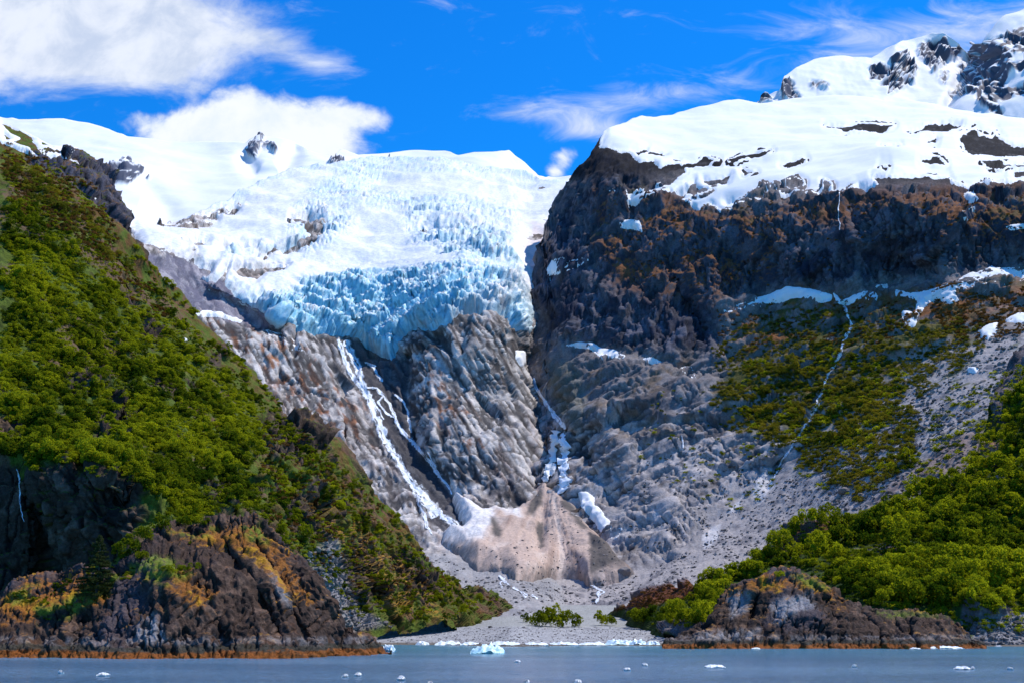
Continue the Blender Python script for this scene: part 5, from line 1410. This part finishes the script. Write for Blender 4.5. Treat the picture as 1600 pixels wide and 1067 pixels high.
cover([(1160, 560), (1300, 540), (1420, 560), (1420, 660), (1340, 720), (1240, 700), (1140, 680)], 6, 'right_mountain', (2.0, 4.5), -.1, cov_g, 46)
cover([(1250, 700), (1700, 500), (1700, 700), (1350, 790), (1180, 760)], 9, 'right_mountain', (1.4, 4.0), .0, cov_g, 47)
cover([(980, 600), (1150, 590), (1250, 720), (1180, 830), (1000, 760)], 9, 'right_mountain', (1.2, 3.0), .15, cov_g, 48)
cover([(1400, 440), (1700, 440), (1700, 540), (1500, 540)], 5, 'right_mountain', (1.4, 3.2), -.3, cov_b, 49)
cover([(1100, 480), (1250, 465), (1250, 540), (1120, 560)], 5, 'right_mountain', (1.4, 3.0), -.1, cov_b, 50)
cover([(1150, 300), (1600, 290), (1700, 420), (1400, 440), (1000, 460), (930, 330)], 7, 'right_mountain', (1.4, 3.0), .05, cov_b, 37, .45)
cover([(1230, 460), (1450, 465), (1420, 540), (1330, 560), (1230, 540)], 5.5, 'right_mountain', (1.4, 3.2), -.1, cov_b, 39, .3)
cover([(0, 930), (120, 890), (200, 870), (300, 880), (200, 920), (60, 975)], 4.5, 'rock_headland', (.35, .8), .0, cov_g, 38, .4)
for lst, src, nm, lab in ((cov_g, lowg_v, 'green_ground_cover', 'low green growth between the bushes'), (cov_b, low_v, 'brown_ground_cover', 'low brown heath on ledges and crests'), (cov_o, olive_v, 'heath', 'olive and brown brush on the far right slope')):
    if lst:
        o = scatter(nm, lst, src, squash=.7); tag(o, lab, 'ground cover')
for s_, lst, lab in ((low_v, cov_b, 'brown low shrub on the upper left crest'), (lowg_v, cov_g, 'small green shrub between larger bushes')):
    for k_, so in enumerate(s_):
        q = lst[(k_ + 1) * len(lst) // 3]; so.location = q[:3]; so.scale = (q[3],) * 3; tag(so, lab, 'shrub', 'low shrubs between the bushes')


# ---------------------------------------------------------------- spruce on the headland
def spruce(x_, y_, h_, label):
    hh = hit(x_, y_, ('rock_headland',)); L0 = hh[0]
    e = bpy.data.objects.new('spruce_tree', None); COL.objects.link(e); e.location = (L0.x, L0.y, L0.z - .4); e.empty_display_size = .5
    tag(e, label, 'spruce')
    r = np.random.default_rng(5)
    segs = [((0, 0, 0), (.25, 0, h_ * .5), .28, .17), ((.25, 0, h_ * .5), (.15, 0, h_ * .93), .17, .04)]
    cs = []; tn = []
    z_ = h_ * .06
    while z_ < h_ * .97:
        k = 1 - z_ / h_
        R_ = (4.3 * k ** .75 + .25)
        for j in range(7):
            a = r.uniform(0, 6.28); L_ = R_ * r.uniform(.6, 1.12)
            if math.cos(a) > .5: L_ *= .85
            zb = z_ + r.uniform(-.2, .2)
            tip = np.array([math.cos(a) * L_, math.sin(a) * L_, zb - L_ * .10 + .15])
            segs.append(((.2 * (1 - k), 0, zb), tuple(tip), .05, .015))
            n_ = int(30 + 62 * L_)
            tt = r.uniform(.12, 1, n_) ** .8
            base_ = np.array([0, 0, zb])[None] * (1 - tt[:, None]) + tip[None] * tt[:, None]
            side = np.array([-math.sin(a), math.cos(a), 0])
            base_ = base_ + side * (r.normal(size=n_) * .30 * (1.2 - tt) * L_ * .5)[:, None] + np.array([0, 0, 1]) * (r.normal(size=n_) * .09 - .08 * np.abs(r.normal(size=n_)))[:, None]
            cs.append(base_); tn.append(np.full(n_, r.random()))
        z_ += .40 + .25 * k
    trunk_mesh('trunk', segs, M_bark, e)
    c_ = np.vstack(cs); n_ = len(c_)
    V = leaf_tris(c_, .17, r, .5)
    mesh_obj('crown', V, np.arange(len(V)).reshape(-1, 3), M_spruce, {'tone': np.repeat(np.concatenate(tn), 3)}, e, smooth=False)
    return e


spruce(150, 929, 11.5, 'dark green spruce leaning on the saddle of the left rock headland')


# ================================================================ STONES
def rock_mesh(name, seed, mat, sub=2, flat=.7):
    import bmesh
    r = np.random.default_rng(seed)
    bm = bmesh.new(); bmesh.ops.create_icosphere(bm, subdivisions=sub, radius=.5)
    me = bpy.data.meshes.new(name); bm.to_mesh(me); bm.free()
    n = len(me.vertices); V = np.zeros(n * 3, np.float32); me.vertices.foreach_get('co', V); V = V.reshape(-1, 3)
    pl = r.normal(size=(9, 3)); pl /= np.linalg.norm(pl, axis=1)[:, None]; dd = r.uniform(.30, .45, 9)
    for p_, d_ in zip(pl, dd):
        k = V @ p_; V = V - np.where(k > d_, k - d_, 0)[:, None] * p_
    V = V * (1 + .18 * noise3(V * 4 + seed, 3))[:, None]
    V[:, 2] *= flat
    me.vertices.foreach_set('co', V.astype(np.float32).ravel()); me.update()
    c = np.repeat(C3(.25, .22, .205)[None] * r.uniform(.75, 1.15), n, 0)
    a = me.attributes.new('col', 'FLOAT_COLOR', 'POINT'); a.data.foreach_set('color', np.hstack([c, np.ones((n, 1))]).astype(np.float32).ravel())
    me.materials.append(mat)
    o = bpy.data.objects.new(name, me); COL.objects.link(o)
    return o


def stone_material():
    m = surf_mat('loose_stone', .9, .05, 5, .2, (.7, 1.3), fscale=3)
    t = NT(m.node_tree); bs = [n for n in m.node_tree.nodes if n.type == 'BSDF_PRINCIPLED'][0]
    src = bs.inputs['Base Color'].links[0].from_socket
    oi = t.n('ShaderNodeObjectInfo')
    k = t.smooth(oi.outputs['Random'], 0, 1, .35, 1.15)
    sc = t.n('ShaderNodeVectorMath', operation='SCALE'); t.link(src, sc.inputs[0]); t.link(k, sc.inputs['Scale']); t.link(sc.outputs[0], bs.inputs['Base Color'])
    return m


M_stone = stone_material()
bspec = [(692, 979, 4.0, 1.3, 'upright dark grey boulder standing alone on the beach flat'), (766, 980, 2.2, .6, 'low brown stone on the middle of the beach flat'), (818, 981, 2.0, .7, 'dark stone beside the bushes behind the beach'),
         (975, 893, 9.0, .7, 'dark round boulder at the right foot of the debris cone'), (1321, 766, 10, .6, 'pale flat boulder on the upper scree, left of the green patch'), (1562, 750, 6.0, .7, 'grey boulder half buried in bushes on the right hillside'),
         (1590, 974, 3.0, .7, 'dark boulder on the stony shore at far right'), (1548, 992, 2.2, .7, 'pale boulder near the end of the right headland'), (638, 1004, 1.6, .6, 'weedy boulder at the left end of the beached ice'), (1185, 862, 5.0, .7, 'pale blocky boulder on the grey scree apron')]
stones = []
for i, (x_, y_, s_, fl, lab) in enumerate(bspec):
    o = rock_mesh('boulder', 950 + i, M_stone, 3, fl); hh = hit(x_, y_)
    o.location = hh[0]; o.scale = (s_,) * 3; o.rotation_euler = (0, 0, i * 1.3); tag(o, lab, 'boulder'); stones.append(o)
small = [rock_mesh('stone', 970 + i, M_stone, 1, .7) for i in range(5)]
sp_pts = [(600, 992), (700, 990), (880, 992), (980, 991), (1560, 985)]
for i, o in enumerate(small):
    hh = hit(*sp_pts[i]); o.location = hh[0]; o.scale = (.9,) * 3; tag(o, 'single grey cobble lying on the beach gravel', 'stone', 'cobbles on the beach')


def stone_field(name, poly, spc, terr, sz, thr, seed, label, power=2.2):
    r = np.random.default_rng(seed); out = []
    gx, gy = sample_zone(poly, spc, r, 1.3)
    nn = noise3(np.stack([gx / 30, gy / 24, 0 * gx + seed], 1), 9)
    for x_, y_, b_ in zip(gx, gy, nn):
        if b_ < thr: continue
        hh = hit(x_, y_)
        if hh and hh[3] in terr:
            s_ = sz[0] + (sz[1] - sz[0]) * r.random() ** power; out.append((hh[0].x, hh[0].y, hh[0].z, s_))
    o = scatter(name, out, small, tilt=.6, squash=.6); tag(o, label, 'stones')
    return o


stone_field('beach_pebbles', [(530, 983), (640, 979), (1060, 979), (1060, 1008), (540, 1008)], 3.4, ('beach',), (.3, 1.1), -.6, 41, 'grey cobbles and pebbles covering the beach')
stone_field('shore_stones', [(1505, 972), (1600, 958), (1700, 955), (1700, 1008), (1520, 1008)], 3.6, ('beach', 'right_hill'), (.5, 2.2), -.9, 42, 'grey and yellowish stones on the far right shore')
stone_field('moraine_rubble', [(600, 850), (690, 862), (740, 900), (900, 912), (990, 900), (1100, 850), (1240, 740), (1300, 720), (1330, 780), (1230, 850), (1160, 880), (1060, 912), (980, 940), (800, 965), (700, 910)], 4.2, ('valley_headwall', 'right_mountain', 'debris_cone'), (.6, 3.4), -.3, 43, 'grey rubble spread below the rock wall', 3)
stone_field('scree_boulders', [(1260, 700), (1400, 600), (1530, 510), (1600, 520), (1560, 620), (1520, 710), (1400, 790), (1300, 800)], 4.6, ('right_mountain',), (.9, 5.0), -.25, 44, 'reddish grey blocks on the right scree slope', 2.5)
stone_field('gully_rubble', [(455, 880), (510, 850), (560, 950), (620, 978), (540, 985), (480, 930)], 4.2, ('left_mountain', 'beach'), (.5, 2.6), -.7, 45, 'grey rubble in the gully behind the left headland', 2.5)
stone_field('cone_debris', [(700, 850), (730, 870), (800, 905), (930, 912), (985, 892), (900, 800), (870, 775), (840, 830), (780, 850)], 8, ('debris_cone',), (.6, 2.6), -.2, 46, 'dark stones strewn over the dirty snow cone', 2.5)
stone_field('wall_rubble', [(1000, 700), (1200, 690), (1230, 760), (1100, 860), (980, 860)], 6, ('right_mountain',), (.9, 3.4), .1, 47, 'loose blocks among the pale slabs', 2.5)

# ================================================================ ICE on the shore and in the water
M_floe = surf_mat('floating_ice', .35, .12, 2.5, .4, (.92, 1.05), fscale=1.5)


def ice_chunk(x_, y_, w_, hgt, label, group=None, seed=0, onwater=True, blue=.35, dy=1.0):
    r = np.random.default_rng(seed + 5)
    D = 4.5 * F / (y_ - 985.0) if onwater else 400.0
    p = pt(x_, y_, D) if onwater else None
    nx_, ny_ = 26, 14
    ux = np.linspace(-1, 1, nx_); uy = np.linspace(-1, 1, ny_)
    Xg, Yg = np.meshgrid(ux, uy)
    rad = (np.abs(Xg) ** 2.6 + np.abs(Yg) ** 2.6)
    q = np.stack([Xg.ravel() * w_ * .35 + seed * 9, Yg.ravel() * 2, 0 * Xg.ravel()], 1)
    hh_ = np.clip(1.05 - rad.ravel(), 0, 1) ** .45 * (.62 + .6 * noise3(q, seed) + .3 * noise3(q * 2.7, seed + 1))
    hh_ = np.maximum(hh_, 0) * hgt - .12
    V = np.stack([Xg.ravel() * w_ / 2, Yg.ravel() * w_ * .22 * dy, hh_], 1)
    V += .04 * r.normal(size=V.shape)
    if not onwater:
        base_ = hit(x_, y_, ('beach',))[0]; p = np.array(base_)
    V2 = V.copy(); V2[:, 2] = -.35
    Fq = grid_faces(ny_, nx_)
    nV = len(V); rim = list(range(0, nx_)) + [i * nx_ + nx_ - 1 for i in range(1, ny_)] + [(ny_ - 1) * nx_ + i for i in range(nx_ - 2, -1, -1)] + [i * nx_ for i in range(ny_ - 2, 0, -1)]
    side = [[rim[i], rim[(i + 1) % len(rim)], nV + rim[(i + 1) % len(rim)], nV + rim[i]] for i in range(len(rim))]
    bl = blue * np.clip(1 - hh_ / max(hgt, .1) * .7, 0, 1)
    c = colmix(np.repeat(C3(.93, .96, .98)[None], nV, 0), (C3(.35, .78, .88), bl)); c = np.vstack([c, c * 0 + C3(.3, .75, .85)])
    o = mesh_obj('ice_chunk', np.vstack([V, V2]), np.vstack([Fq, np.array(side), Fq + nV]), M_floe, {'col': c})
    o.location = p if onwater else (p[0], p[1], p[2]); tag(o, label, 'ice chunk', group)
    return o


ice_chunk(762, 1019, 6.9, 2.0, 'biggest floating ice block, pale turquoise, just off the beach', seed=1, blue=.75, dy=1.3)
ice_chunk(606, 1016, 3.4, 1.7, 'jagged white ice block at the tip of the left headland', seed=2, blue=.4)
bi = [(660, 4.5, 1.3, 'small upright piece of beached ice at the left end of the ice line'), (700, 8.5, 1.3, 'left long strip of white ice stranded on the beach edge'), (735, 6.5, 1.0, 'stranded white ice strip behind the big floating block'), (790, 9, 1.2, 'flat stranded ice strip right of the big floating block'),
      (836, 8, .9, 'thin stranded ice strip in the middle of the beach'), (880, 9.5, 1.1, 'long low stranded ice strip right of the beach middle'), (925, 8.5, 1.0, 'narrow stranded ice strip before the thick pieces'), (968, 9, 1.9, 'thickest turquoise ice piece stranded at the beach edge'), (996, 5.5, 1.8, 'turquoise ice lump beside the thickest beached piece'), (1020, 4.5, 1.3, 'last small ice lump at the right end of the beached line')]
for i, (x_, w_, h_, lab) in enumerate(bi):
    ice_chunk(x_, 1006.5, w_, h_, lab, 'ice stranded along the beach edge', 10 + i, blue=.15 if i < 7 else .5, onwater=False)
ice_chunk(1476, 1011.5, 9, .7, 'flat white ice raft at the right end of the right headland', seed=30, blue=.1)
ice_chunk(1430, 1012.5, 2.5, .35, 'tiny ice scrap left of the flat white raft', seed=31, blue=.1)
ice_chunk(1181, 1012.5, 2.0, .35, 'tiny ice scrap at the weed line of the right headland', seed=32, blue=.1)
ice_chunk(1117, 1040, 2.2, .4, 'pointed white floe on open water right of centre', seed=33, blue=.0, dy=3)
ice_chunk(1504, 1042.5, 1.5, .35, 'small white floe on open water at far right', seed=34, blue=.0, dy=3)
fl = [(809, 1032, .9), (980, 1044, .8), (1008, 1037, .7), (540, 1054, .6), (560, 1052, .7), (627, 1058, .8), (903, 1063, .7), (1335, 1039, .5), (1519, 1042.5, .4), (1578, 1043, .5), (162, 1052, 1.0), (672, 1066, .5), (824, 1064, .4), (95, 1048, .4), (1560, 1008.5, 1.5)]
for i, (x_, y_, w_) in enumerate(fl):
    ice_chunk(x_, y_, w_ * .85, .26, 'tiny white ice fragment drifting on the open water', 'tiny ice fragments on the water', 50 + i, blue=.0, dy=4.5)
